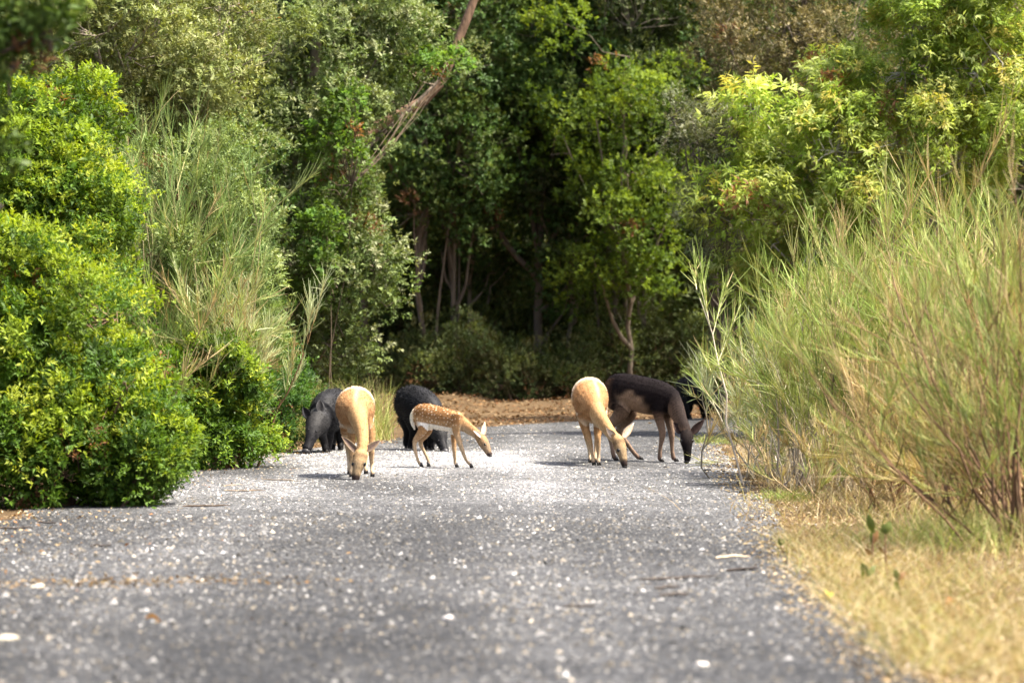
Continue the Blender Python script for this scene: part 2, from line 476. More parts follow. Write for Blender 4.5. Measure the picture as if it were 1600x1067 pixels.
# ------------------------------------------------------------------ plants
def clump_points(rng, blobs, n, fmin=.45, power=.6, lobes=8):
    """points on and inside lobes that themselves bulge from a set of ellipsoids"""
    B = np.array([list(b[0]) + list(b[1]) for b in blobs], float)
    uu = rvec(rng, len(B) * lobes)
    BB = np.repeat(B, lobes, 0)
    k_ = rng.uniform(.30, .58, (len(BB), 1))
    LC = BB[:, :3] + BB[:, 3:] * uu * rng.uniform(.45, .88, (len(BB), 1))
    LR = np.maximum(BB[:, 3:] * k_, BB[:, 3:].mean(1, keepdims=True) * k_ * .75)
    B2 = np.concatenate([np.concatenate([LC, LR], 1), np.concatenate([B[:, :3], B[:, 3:] * .72], 1)])
    out = np.concatenate([uu, np.zeros((len(B), 3))])
    area = (B2[:, 3] * B2[:, 4] + B2[:, 4] * B2[:, 5] + B2[:, 3] * B2[:, 5])
    k = rng.choice(len(B2), n, p=area / area.sum())
    u = nrm(rvec(rng, n) + out[k] * .7 + np.array([0, 0, .2]))
    f = fmin + (1 - fmin) * rng.random(n) ** power
    return B2[k, :3] + B2[k, 3:] * u * f[:, None], u, f, k

def mixcol(pal, rng, n, w=None):
    pal = np.asarray(pal, float)
    return pal[rng.choice(len(pal), n, p=w)]

def foliage(g, rng, blobs, n_clump, sprigs, per, leafL, leafW, pal, tip, tip_p, clump_r, up=.45, sprig_len=.09, fmin=.45, var=.35, zmin=None, droop=0.0):
    C, u, f, kb = clump_points(rng, blobs, n_clump, fmin)
    if zmin is not None:
        m = C[:, 2] > zmin; C, u, f = C[m], u[m], f[m]
    n = len(C)
    cr = rng.uniform(clump_r * .5, clump_r * 1.4, n)
    pale = np.asarray(pal, float)
    ccol = pale[rng.integers(0, len(pale), n)] * rng.uniform(1 - var, 1 + var, (n, 1))
    young = (rng.random(n) < tip_p)
    dm = rng.random(n) < .012
    ccol[dm] = np.array([.26, .13, .06]) * rng.uniform(.6, 1.2, (dm.sum(), 1)); young &= ~dm
    lsz = rng.uniform(.72, 1.28, n)
    # sprigs
    K = sprigs
    odir = nrm(rng.normal(size=(n, K, 3)) + .8 * (u[:, None] * .7 + np.array([0, 0, .55])))
    orad = np.where(rng.random((n, K)) < .07, rng.uniform(1.0, 1.6, (n, K)), .55 + .45 * rng.random((n, K)) ** .6)
    off = odir * (cr[:, None] * orad)[..., None] * np.array([1, 1, .85])
    SC = (C[:, None] + off).reshape(-1, 3)
    ax = nrm(u[:, None] * .5 + np.array([0, 0, up]) + nrm(off) * .45 + rng.normal(size=(n, K, 3)) * .35).reshape(-1, 3)
    sc = np.repeat(ccol, K, 0) * rng.uniform(.9, 1.1, (n * K, 1))
    outer = np.sum(off * (u[:, None] * .6 + np.array([0, 0, .6])), -1).reshape(-1) > np.repeat(cr, K) * .38
    yg = np.repeat(young, K) & outer
    tipa = np.asarray(tip, float)
    tcol = np.repeat(tipa[rng.integers(0, len(tipa), n)] * rng.uniform(.8, 1.15, (n, 1)), K, 0)
    sc[yg] = tcol[yg]
    # leaves along every sprig
    NS = len(SC)
    t = (np.arange(per)[None] + rng.random((NS, per))) / per
    rad = nrm(np.cross(ax[:, None], rng.normal(size=(NS, per, 3))))
    base = SC[:, None] + ax[:, None] * (t * sprig_len)[..., None]
    d = nrm(ax[:, None] * (.35 + .5 * t)[..., None] + rad * .75 + np.array([0, 0, -droop]))
    nn = nrm(ax[:, None] * .7 + np.array([0, 0, .5]) - rad * .2 + rng.normal(size=(NS, per, 3)) * .35)
    ls_ = np.repeat(lsz, K)[:, None]
    L = leafL * rng.uniform(.65, 1.3, (NS, per)) * ls_; Wd = leafW * rng.uniform(.7, 1.25, (NS, per)) * ls_
    c = np.repeat(sc[:, None], per, 1) * rng.uniform(.9, 1.1, (NS, per, 1))
    leaves(g, base.reshape(-1, 3), d.reshape(-1, 3), nn.reshape(-1, 3), L.ravel(), Wd.ravel(), c.reshape(-1, 3))
    return C, SC

def curve_pts(a, b, m, rng, wob, sag=None):
    t = np.linspace(0, 1, m)[:, None]
    P = a[None] * (1 - t) + b[None] * t
    w = rng.normal(size=(m, 3)) * wob; w[0] = 0; w[-1] = 0
    if m > 4:
        w[1:-1] = (w[:-2] + w[1:-1] * 2 + w[2:]) / 4
    if sag is not None: P = P + np.asarray(sag)[None] * (4 * t * (1 - t))
    return P + w

def twigs(g, rng, roots, targets, r0, r1, col, m=4, wob=.05, sides=3):
    """thin branches from the nearest root point to every target"""
    D = ((targets[:, None] - roots[None]) ** 2).sum(-1) + rng.random((len(targets), len(roots))) * .05
    k = D.argmin(1)
    t = np.linspace(0, 1, m)[None, :, None]
    P = roots[k][:, None] * (1 - t) + targets[:, None] * t
    w = rng.normal(size=P.shape) * wob; w[:, 0] = 0
    P = P + w; P[:, :, 2] += (np.sin(t[..., 0] * math.pi) * -.06)
    R = r0 + (r1 - r0) * t[..., 0] * np.ones((len(targets), 1))
    c = np.asarray(col) * rng.uniform(.7, 1.3, (len(targets), 1))
    tubes(g, P, R, sides, c)

def shrub(name, label, cat, base, blobs, rng, n_clump, sprigs, per, leafL, leafW, pal, tip, tip_p, clump_r, mat=None, group=None, stem=(.20, .13, .08), nstem=9, twig_n=160, stem_r=.028, **kw):
    """blobs are world coordinates"""
    base = np.array(base, float); base[2] = float(gh(base[0], base[1])) - .03
    e = empty(name, base, label, cat, group)
    g = Geo()
    C, SC = foliage(g, rng, blobs, n_clump, sprigs, per, leafL, leafW, pal, tip, tip_p, clump_r, **kw)
    s = Geo()
    tg = np.array([b[0] for b in blobs], float)
    roots = []
    for i in range(nstem):
        b = tg[i % len(tg)] + rng.normal(size=3) * np.asarray(blobs[i % len(tg)][1]) * .35
        a = base + np.array([rng.normal() * .12, rng.normal() * .12, 0])
        P = curve_pts(a, b, 7, rng, .05)
        tubes(s, P, np.linspace(stem_r, stem_r * .36, 7) * rng.uniform(.7, 1.3), 5, stem)
        roots.append(P[2:])
    roots = np.concatenate(roots)
    twigs(s, rng, roots, C[rng.choice(len(C), min(twig_n, len(C)), False)], .008, .003, stem)
    s.build('stems', M_BARK, e, True, base)
    g.build('foliage', mat or M_LEAF, e, False, base)
    return e

# --- colour sets (base colours of the leaves)
MASTIC = [(.085, .165, .018), (.105, .19, .020), (.065, .13, .018), (.14, .22, .022)]
MASTIC_T = [(.29, .38, .03), (.25, .35, .028), (.34, .40, .042)]
HOLM = [(.135, .19, .055), (.165, .215, .07), (.11, .165, .042), (.18, .22, .085)]
HOLM_T = [(.24, .27, .13), (.28, .30, .155), (.20, .26, .08)]
OLIVE = [(.18, .22, .065), (.22, .25, .08), (.15, .185, .055), (.24, .245, .09)]
OLIVE_T = [(.30, .34, .13), (.35, .36, .15)]
BRIGHT = [(.12, .20, .035), (.14, .23, .04), (.10, .17, .03)]
PALEG = [(.30, .41, .07), (.35, .45, .09), (.24, .35, .055), (.40, .46, .11)]
PALEG_T = [(.50, .60, .19), (.56, .64, .24), (.46, .56, .15), (.55, .50, .14)]
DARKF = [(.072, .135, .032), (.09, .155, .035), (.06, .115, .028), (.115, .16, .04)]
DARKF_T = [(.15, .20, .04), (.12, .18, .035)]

def bl(u, v, d, ru, rv, rd):
    """ellipsoid: centre at pixel (u,v) at distance d, radii ru/rv in pixels, rd in metres"""
    s = d / FPX
    return (W(u, v, d), (ru * s, rd, rv * s))

# ---- left: mastic bushes
r = np.random.default_rng(101)
shrub('mastic_shrub', 'large rounded bright green mastic bush reaching down to the left road edge', 'shrub', W(120, 795, 34.5),
      [bl(0, 745, 34.2, 70, 50, .5), bl(70, 750, 34.2, 70, 45, .5), bl(-90, 740, 34.4, 70, 60, .5), bl(60, 690, 34.4, 110, 90, .7), bl(170, 690, 34.3, 90, 85, .6), bl(100, 590, 34.6, 115, 95, .8), bl(20, 560, 34.6, 110, 120, .8), bl(40, 470, 35, 120, 80, .8), bl(140, 500, 35, 75, 70, .7), bl(200, 600, 34.6, 60, 60, .6), bl(-110, 650, 34.8, 120, 150, .9)],
      r, 560, 28, 7, .054, .021, MASTIC, MASTIC_T, .62, .20, fmin=.7, zmin=.02, nstem=14, twig_n=250)
shrub('mastic_shrub', 'low dense green mastic bush jutting onto the gravel at the left edge', 'shrub', W(225, 795, 34.2),
      [bl(222, 725, 34.1, 52, 62, .4), bl(190, 735, 34.2, 45, 58, .4), bl(245, 690, 34.2, 40, 40, .35)],
      r, 170, 26, 7, .05, .020, MASTIC, MASTIC_T, .4, .16, fmin=.6, zmin=.02, nstem=8, twig_n=90)
shrub('mastic_shrub', 'tall yellow-green mastic bush rising behind the rounded roadside bush', 'shrub', W(60, 770, 37),
      [bl(50, 300, 37, 105, 100, .9), bl(40, 205, 37, 85, 70, .8), bl(100, 380, 37, 85, 85, .8), bl(10, 400, 37, 100, 110, .9), bl(140, 430, 36.8, 65, 60, .6), bl(105, 185, 37.2, 60, 45, .5), bl(130, 270, 37, 60, 60, .7), bl(60, 450, 36.2, 90, 60, .7), bl(150, 340, 36.9, 55, 50, .6), bl(-100, 350, 37, 110, 170, 1)],
      r, 640, 28, 7, .054, .021, MASTIC, MASTIC_T, .6, .21, fmin=.7, nstem=12, twig_n=220)
shrub('mastic_shrub', 'small fresh green mastic bush between the broom and the gravel', 'shrub', W(315, 728, 42.5),
      [bl(300, 640, 42.5, 50, 55, .5), bl(340, 610, 42.6, 50, 60, .45), bl(290, 690, 42.6, 40, 28, .35), bl(250, 600, 42.5, 50, 55, .5), bl(300, 580, 42.6, 50, 45, .5), bl(380, 660, 42.8, 35, 45, .3), bl(330, 700, 42.4, 40, 24, .3), bl(390, 700, 43, 35, 22, .3), bl(270, 700, 42.4, 40, 26, .3)],
      r, 340, 26, 6, .054, .022, MASTIC, MASTIC_T, .35, .2, fmin=.55, zmin=.02, nstem=8, twig_n=80)
shrub('laurel_shrub', 'dark green dense bush beside the grazing boar at the road edge', 'shrub', W(410, 706, 47.8),
      [bl(410, 640, 47.9, 60, 62, .5), bl(380, 600, 48.2, 50, 60, .5), bl(440, 660, 47.8, 35, 42, .4), bl(420, 580, 48.4, 50, 45, .5)],
      r, 230, 22, 6, .042, .017, [(.05, .12, .022), (.06, .14, .025), (.045, .10, .02)], [(.10, .2, .03)], .3, .18, zmin=.02, nstem=8, twig_n=80)

# ---- brooms
def broom(label, base, height, spread, rng, n_branch, shoots, pal, stemcol, dry=.2, low=.35, shoot_len=.55, lean=(0, 0), group=None, name='broom_shrub', thick=.0062, spray=.34, upturn=.22, foot=.26):
    base = np.array(base, float); base[2] = float(gh(base[0], base[1])) - .02
    e = empty(name, base, label, 'shrub', group)
    g = Geo(); s = Geo()
    n = n_branch
    az = rng.uniform(0, 2 * math.pi, n)
    tilt = np.clip(np.abs(rng.normal(size=n)) * spread, .03, .95)
    d = nrm(np.stack([np.cos(az) * np.sin(tilt) + lean[0], np.sin(az) * np.sin(tilt) + lean[1], np.cos(tilt)], -1))
    Lb = height * rng.uniform(.42, .92, n) * (1 - .2 * tilt)
    M = 7; t = np.linspace(0, 1, M)[None, :, None]
    st = base + np.concatenate([rng.normal(size=(n, 2)) * foot, np.zeros((n, 1))], 1)
    wob = np.cumsum(rng.normal(size=(n, M, 3)) * .034, 1); wob[:, 0] = 0
    P = st[:, None] + d[:, None] * Lb[:, None, None] * t + np.array([0, 0, 1.0]) * (Lb[:, None, None] * t ** 2 * .15) + wob
    sc = np.asarray(stemcol) * rng.uniform(.6, 1.5, (n, 1))
    tubes(s, P, np.linspace(.010, .0035, M)[None] * rng.uniform(.5, 1.5, (n, 1)), 4, sc)
    def along(P, tp):
        n_, M_ = P.shape[:2]
        f = tp * (M_ - 1); i0 = np.minimum(f.astype(int), M_ - 2); fr = (f - i0)[..., None]
        ar = np.arange(n_)[:, None]
        return P[ar, i0] * (1 - fr) + P[ar, i0 + 1] * fr, nrm(P[ar, i0 + 1] - P[ar, i0])
    # side branches
    B2 = 6
    tp = low * .8 + (1 - low * .62) * rng.random((n, B2))
    root, bd = along(P, tp)
    sd_ = nrm(bd + rng.normal(size=(n, B2, 3)) * .5 + np.array([0, 0, .10]))
    Ls = height * rng.uniform(.14, .34, (n, B2))
    m = 4; ts = np.linspace(0, 1, m)[None, None, :, None]
    bend = np.array([0, 0, 1.0]) * .25 + rng.normal(size=(n, B2, 3)) * .2
    P2 = (root[:, :, None] + sd_[:, :, None] * (Ls[..., None, None] * ts) + bend[:, :, None] * (Ls[..., None, None] * ts ** 2 * .5)).reshape(-1, m, 3)
    n2 = len(P2)
    tubes(s, P2, np.array([.0045, .004, .003, .0022])[None] * rng.uniform(.7, 1.3, (n2, 1)), 3, np.repeat(sc, B2, 0) * np.array([1.0, 1.1, .9]))
    # green rush-like shoots in sprays
    K = int(shoots * 1.6); shoot_len = shoot_len * .62
    tp = .15 + .85 * rng.random((n2, K)) ** .7
    root, bd = along(P2, tp)
    sd_ = nrm(bd + rng.normal(size=(n2, K, 3)) * spray + np.array([0, 0, upturn]))
    Ls = shoot_len * rng.uniform(.3, 1.25, (n2, K)) * rng.uniform(.7, 1.2, (n2, 1))
    bend = np.array([0, 0, .12]) + rng.normal(size=(n2, K, 3)) * .22
    SP = root[:, :, None] + sd_[:, :, None] * (Ls[..., None, None] * ts) + bend[:, :, None] * (Ls[..., None, None] * ts ** 2 * .5)
    wd = thick * np.array([1.0, .95, .8, .3])[None, None] * rng.uniform(.6, 1.35, (n2, K, 1))
    pala = np.asarray(pal)
    bc = pala[rng.integers(0, len(pala), n2)] * rng.uniform(.75, 1.25, (n2, 1))
    c = bc[:, None] * rng.uniform(.75, 1.25, (n2, K, 1))
    dead = (rng.random((n2, 1)) < dry * .7) | (rng.random((n2, K)) < dry * .4)
    c = np.where(dead[..., None], np.array([.52, .40, .21]) * rng.uniform(.6, 1.25, (n2, K, 1)), c)
    basec = np.array([.38, .31, .13])
    gradient = np.array([.38, .15, .03, 0.])[None, None, :, None]
    cc = c[:, :, None] * (1 - gradient) + basec * gradient
    ribbons(g, SP.reshape(-1, m, 3), wd.reshape(-1, m) * np.ones((n2 * K, m)), rng, cc.reshape(-1, m, 3))
    s.build('stems', M_BARK, e, True, base)
    g.build('shoots', M_BROOM, e, False, base)
    return e

BRG = [(.20, .30, .06), (.25, .34, .07), (.30, .37, .09), (.16, .25, .06), (.34, .38, .11)]
BRY = [(.33, .43, .11), (.39, .47, .14), (.27, .38, .09), (.45, .47, .19)]
BRS = [(.30, .36, .22), (.36, .40, .26), (.25, .31, .17)]
r = np.random.default_rng(202)
TAN = (.38, .28, .16)
broom('pale silvery-green broom at the gravel edge beside the dark doe', W(1222, 748, 40.2), 1.55, .36, r, 26, 18, BRS + BRY, (.55, .48, .38), .18, .35, .42, (-.10, -.05))
broom('slender whitish-stemmed broom just behind the pale silvery one', W(1232, 728, 43.2), 1.45, .34, r, 20, 18, BRS + BRY, (.55, .48, .38), .2, .4, .42, (-.05, 0))
broom('yellow-green broom with bare whitish stems standing on the litter', W(1285, 772, 38.3), 1.75, .27, r, 28, 20, BRY, (.52, .44, .34), .16, .40, .5)
broom('dense bright yellow-green broom in the middle of the right-hand thicket', W(1370, 765, 37.2), 1.95, .27, r, 34, 20, BRY + BRG, TAN, .14, .35, .52)
broom('straw-tipped broom at the back of the right-hand thicket', W(1330, 738, 41.0), 2.1, .27, r, 30, 20, BRY + BRG, TAN, .14, .38, .55)
broom('tall bushy broom rising at the back of the thicket under the pale tree', W(1450, 742, 40.0), 2.45, .27, r, 34, 20, BRY + BRG, TAN, .16, .35, .58)
broom('tall yellow broom behind the dark-stemmed broom', W(1545, 772, 35.4), 2.35, .27, r, 34, 20, BRY, TAN, .2, .3, .55)
broom('low golden broom at the foot of the thicket, half dry', W(1450, 805, 32.8), 1.2, .48, r, 30, 18, [(.42, .36, .13), (.36, .34, .11), (.48, .38, .16)], (.34, .2, .1), .5, .25, .42)
broom('dark-stemmed broom with reddish branches spreading from one base near the verge', W(1590, 862, 27.6), 2.15, .44, r, 19, 15, [(.19, .28, .07), (.24, .32, .08), (.32, .35, .11)], (.20, .12, .07), .2, .3, .42, (-.14, 0), thick=.005, foot=.07)
broom('sprawling green broom with long dark arms reaching over the dry verge', W(1530, 850, 29.5), 1.6, .62, r, 20, 15, [(.20, .28, .07), (.25, .32, .085), (.34, .35, .13)], (.20, .12, .075), .3, .3, .42, (-.22, -.05), thick=.005, foot=.1)
broom('green broom behind the near dark-stemmed broom, outermost in the thicket', W(1690, 850, 28.6), 2.1, .4, r, 26, 16, BRG, (.24, .12, .06), .25, .3, .5)
broom('small yellowish broom seedling by the green grass tuft', W(1300, 800, 35.4), .7, .45, r, 14, 12, BRY + [(.45, .38, .17)], TAN, .5, .2, .3)
# left broom group
broom('big green broom with upright rushy tops behind the left bushes', W(270, 735, 43.6), 2.7, .17, r, 40, 24, [(.18, .30, .085), (.22, .34, .095), (.27, .36, .12)], (.36, .30, .17), .03, .45, .5, foot=.35, thick=.0055)
broom('half-dry tan broom leaning out over the left verge', W(285, 733, 42.8), 1.95, .32, r, 20, 17, [(.32, .40, .12), (.40, .42, .16), (.27, .36, .11)], (.44, .34, .2), .3, .5, .5, (.10, 0), foot=.3)
broom('pale frosted broom tuft hanging beyond the tan broom', W(362, 731, 42.9), 1.65, .16, r, 24, 30, [(.56, .62, .36), (.52, .58, .32), (.46, .52, .26)], (.33, .18, .10), .15, .6, .32, (.04, 0), foot=.10)
broom('fine green broom rising between mastic bush and holm oak', W(200, 735, 43.8), 2.8, .15, r, 30, 22, [(.19, .29, .075), (.23, .32, .09)], (.42, .33, .2), .08, .5, .55, foot=.3)

r2 = np.random.default_rng(909)
shrub('phillyrea_shrub', 'grey-green small-leaved shrub growing up through the left brooms', 'shrub', W(345, 728, 44.2),
      [bl(250, 300, 44.2, 50, 60, .5), bl(330, 330, 44.2, 60, 70, .5), bl(370, 430, 44, 50, 70, .5), bl(300, 420, 43.4, 50, 60, .4), bl(390, 530, 44, 45, 55, .4), bl(330, 250, 44.6, 50, 45, .5), bl(235, 420, 43.4, 40, 60, .4)],
      r2, 300, 22, 6, .046, .018, [(.13, .19, .055), (.16, .22, .065), (.11, .165, .045)], [(.24, .30, .09), (.28, .33, .12)], .5, .2, mat=M_OAK, nstem=9, twig_n=120)
# ---- trees
def tree(name, label, cat, base, trunk_pts, r0, blobs, rng, n_clump, sprigs, per, leafL, leafW, pal, tip, tip_p, clump_r, mat, bark, group=None, n_limb=10, twig_n=260, limb_r=.05, twig_col=None, limbs=(), **kw):
    base = np.array(base, float); base[2] = float(gh(base[0], base[1])) - .05
    e = empty(name, base, label, cat, group)
    P = np.array([base] + [np.asarray(p, float) for p in trunk_pts])
    d = np.concatenate([[0], np.cumsum(np.linalg.norm(np.diff(P, axis=0), axis=1))])
    t = np.linspace(0, d[-1], 16)
    TP = np.stack([np.interp(t, d, P[:, i]) for i in range(3)], 1)
    TP[1:-1] = (TP[:-2] + 2 * TP[1:-1] + TP[2:]) / 4
    TP[1:-1] += rng.normal(size=(14, 3)) * np.array([.02, .02, 0])
    R = r0 * np.linspace(1.15, .35, 16); R[0] *= 1.35; R[1] *= 1.1
    s = Geo(); tubes(s, TP, R, 10, bark)
    roots = [TP[5:]]
    tw = Geo()
    for (pts, ra, rb) in limbs:
        q = np.array(pts, float); m = len(q)
        dd = np.concatenate([[0], np.cumsum(np.linalg.norm(np.diff(q, axis=0), axis=1))]); tq = np.linspace(0, dd[-1], 14)
        q = np.stack([np.interp(tq, dd, q[:, i]) for i in range(3)], 1); q[1:-1] = (q[:-2] + 2 * q[1:-1] + q[2:]) / 4
        tubes(s, q, np.linspace(ra, rb, 14), 9, (.20, .125, .08) if ra > .09 else bark); roots.append(q[2:])
    for i in range(n_limb):
        b = blobs[i % len(blobs)]
        tgt = np.asarray(b[0]) + rng.normal(size=3) * np.asarray(b[1]) * .3
        h = np.clip((tgt[2] - base[2]) * rng.uniform(.35, .75), .6, TP[-1, 2] - base[2])
        j = int(np.argmin(np.abs(TP[:, 2] - base[2] - h)))
        q = curve_pts(TP[j], tgt, 7, rng, .07, (0, 0, -.1))
        tubes(s, q, np.linspace(min(limb_r, R[j]), .012, 7), 6, bark); roots.append(q[2:])
    g = Geo()
    C, SC = foliage(g, rng, blobs, n_clump, sprigs, per, leafL, leafW, pal, tip, tip_p, clump_r, **kw)
    twigs(tw, rng, np.concatenate(roots), C[rng.choice(len(C), min(twig_n, len(C)), False)], .013, .004, twig_col or bark)
    s.build('trunk', M_BARK, e, True, base)
    tw.build('branches', M_BARK, e, True, base)
    g.build('crown', mat, e, False, base)
    return e

r = np.random.default_rng(303)
GREYB = (.20, .16, .12)
# holm oak on the left of the bend
tree('holm_oak', 'grey-green holm oak overhanging the left side of the bend', 'tree', W(470, 685, 55), [W(470, 500, 55), W(480, 250, 55), W(500, -20, 55)], .16,
     [bl(545, 330, 54.3, 60, 90, .8), bl(480, 420, 54.3, 75, 90, .9), bl(550, 460, 54.2, 55, 60, .7), bl(430, 300, 54.6, 90, 110, 1), bl(520, 210, 54.6, 80, 90, .9), bl(400, 150, 55, 90, 100, 1), bl(480, 90, 55, 100, 90, 1), bl(440, 520, 54.3, 70, 50, .8), bl(520, 530, 54.3, 55, 45, .7), bl(575, 410, 54.2, 40, 60, .6), bl(570, 185, 55.6, 45, 35, .5), bl(705, 95, 56.7, 28, 28, .3), bl(470, 590, 54.5, 60, 45, .6), bl(600, 90, 55.5, 75, 70, .8), bl(560, 10, 55.5, 90, 60, .9), bl(420, 20, 55.5, 90, 60, .9), bl(540, -60, 55.5, 120, 60, 1)],
     r, 900, 26, 7, .06, .027, HOLM, HOLM_T, .55, .29, M_OAK, GREYB, n_limb=16, twig_n=320, fmin=.35,
     limbs=[([W(480, 330, 56.2), W(560, 215, 57), W(600, 188, 57.2), W(660, 165, 57.2), W(690, 140, 57.2), W(705, 90, 57.3), W(742, 0, 57.4), W(760, -60, 57.4)], .092, .055)])
shrub('smilax_climber', 'bright green broad-leaved climber hanging in the holm oak', 'climber', W(520, 690, 53.4),
      [bl(530, 300, 53.5, 38, 75, .4), bl(505, 390, 53.4, 34, 65, .4), bl(552, 200, 53.7, 36, 50, .4), bl(515, 220, 53.6, 30, 50, .3), bl(690, 100, 55, 30, 25, .3), bl(480, 440, 53.4, 30, 40, .3)],
      r, 85, 13, 5, .065, .045, BRIGHT, [(.15, .28, .06)], .4, .17, mat=M_PALE, nstem=2, twig_n=50, stem=(.12, .09, .06), stem_r=.008)
tree('wild_olive', 'olive-toned evergreen tree behind the left brooms', 'tree', W(230, 720, 48.5), [W(230, 450, 48.5), W(240, 150, 48.5), W(240, -40, 48.5)], .13,
     [bl(230, 90, 48, 130, 90, 1), bl(330, 120, 48.2, 90, 80, .9), bl(130, 60, 48.2, 110, 90, 1), bl(270, 200, 48, 100, 70, .8), bl(340, 30, 48.5, 100, 70, .9), bl(190, 0, 48.5, 130, 60, 1), bl(20, 60, 48.5, 120, 120, 1), bl(330, 230, 48.4, 60, 70, .7), bl(30, 250, 48.6, 120, 120, 1), bl(-120, 150, 48.6, 130, 200, 1)],
     r, 800, 25, 6, .062, .021, OLIVE, OLIVE_T, .55, .28, M_OAK, (.32, .27, .21), n_limb=14, twig_n=320, fmin=.35)
tree('holm_oak', 'dark holm oak filling the gap behind the left brooms and mastic', 'tree', W(330, 690, 52.5), [W(330, 450, 52.5), W(330, 200, 52.5), W(340, 0, 52.5)], .13,
     [bl(380, 330, 52.3, 90, 110, .9), bl(300, 420, 52.3, 110, 110, .9), bl(380, 500, 52.2, 80, 80, .8), bl(200, 480, 52.5, 120, 120, 1), bl(330, 230, 52.5, 90, 90, .9), bl(60, 560, 52.5, 160, 140, 1)],
     r, 520, 16, 6, .055, .026, HOLM + DARKF, HOLM_T, .3, .28, M_OAK, GREYB, n_limb=10, twig_n=160, fmin=.35)

# right: pale tree with drooping narrow leaves
tree('chestnut_tree', 'pale yellow-green tree with long narrow leaves and whitish twigs above the brooms', 'tree', W(1440, 690, 54.6), [W(1430, 480, 54.6), W(1400, 300, 54.6), W(1420, 120, 54.6), W(1470, -40, 54.6)], .10,
     [bl(1230, 210, 54.1, 75, 60, .8), bl(1180, 300, 53.9, 60, 65, .7), bl(1300, 240, 53.8, 90, 70, .9), bl(1210, 390, 53.9, 75, 55, .7), bl(1400, 150, 54.0, 90, 80, .9), bl(1480, 240, 53.8, 90, 80, .9), bl(1550, 120, 54.1, 90, 100, 1), bl(1420, 53.6, 54.2, 80, 60, .9), bl(1540, 20, 54.2, 110, 80, 1), bl(1350, 340, 53.8, 90, 60, .8), bl(1180, 170, 54.1, 45, 30, .5), bl(1620, 200, 54.1, 100, 130, 1), bl(1320, 130, 54.4, 60, 53.6, .7), bl(1250, 440, 54.0, 90, 45, .7), bl(1480, -60, 54.4, 130, 60, 1)],
     r, 820, 17, 7, .10, .026, PALEG, PALEG_T, .75, .26, M_PALE, (.34, .30, .25), n_limb=22, twig_n=330, limb_r=.045, twig_col=(.46, .43, .38), fmin=.3, droop=.35, sprig_len=.12)
tree('wild_olive', 'brownish olive tree behind the pale yellow-green tree', 'tree', W(1290, 672, 62.5), [W(1280, 450, 62.5), W(1260, 200, 62.5), W(1260, -40, 62.5)], .09,
     [bl(1180, 60, 62.0, 90, 90, .9), bl(1270, 90, 62.0, 90, 90, 1), bl(1130, 30, 62.2, 55, 60, .7), bl(1330, 30, 62.3, 100, 80, 1), bl(1210, 150, 62.0, 100, 70, .8), bl(1290, 250, 62.3, 100, 100, 1), bl(1240, -50, 62.5, 140, 60, 1), bl(1450, 100, 62.6, 120, 140, 1), bl(1200, 370, 62.4, 90, 90, .9), bl(1330, 420, 62.4, 110, 110, 1)],
     r, 720, 19, 6, .058, .02, [(.16, .135, .06), (.19, .155, .075), (.13, .12, .05), (.15, .145, .06)], [(.30, .25, .12)], .4, .29, M_OAK, (.16, .13, .10), n_limb=12, twig_n=260, fmin=.35)
tree('wild_olive', 'slender silvery olive sapling left of the pale yellow-green tree', 'tree', W(1130, 668, 58.2), [W(1125, 520, 57), W(1110, 360, 55), W(1080, 180, 54.5)], .03,
     [bl(1090, 230, 54.4, 40, 60, .5), bl(1120, 310, 54.4, 50, 70, .5), bl(1065, 180, 54.4, 25, 30, .3), bl(1130, 390, 54.6, 45, 50, .5), bl(1140, 210, 54.6, 35, 40, .4), bl(1100, 340, 54.5, 45, 45, .5)],
     r, 150, 15, 6, .055, .014, [(.17, .19, .11), (.2, .21, .13), (.14, .155, .08)], [(.3, .31, .2)], .5, .2, M_OAK, (.13, .11, .09), n_limb=5, twig_n=90, limb_r=.02, fmin=.2)
# back: broad-leaved young tree catching the light
tree('young_maple', 'young yellow-green tree glowing at the wood edge behind the does', 'tree', W(985, 632, 70.5), [W(985, 540, 70.4), W(978, 400, 70.2), W(975, 200, 70.2), W(985, 90, 70.2)], .04,
     [bl(900, 200, 70.5, 60, 80, .8), bl(1050, 300, 70.5, 60, 90, .8), bl(930, 420, 70, 60, 60, .8), bl(1045, 160, 70.5, 60, 80, .8), bl(960, 200, 69.6, 60, 45, .7), bl(985, 290, 69.5, 70, 50, .8), bl(950, 340, 69.5, 50, 45, .7), bl(1010, 370, 69.5, 60, 55, .8), bl(985, 150, 69.8, 40, 40, .6), bl(960, 130, 69.8, 45, 25, .5), bl(1000, 450, 69.6, 60, 45, .7), bl(930, 270, 69.8, 40, 50, .6), bl(880, 60, 70.2, 40, 60, .6)],
     r, 380, 14, 6, .07, .034, [(.13, .20, .028), (.17, .24, .033), (.10, .16, .025)], [(.26, .33, .035), (.22, .30, .033)], .4, .3, M_PALE, (.24, .19, .14), n_limb=9, twig_n=25, fmin=.25)

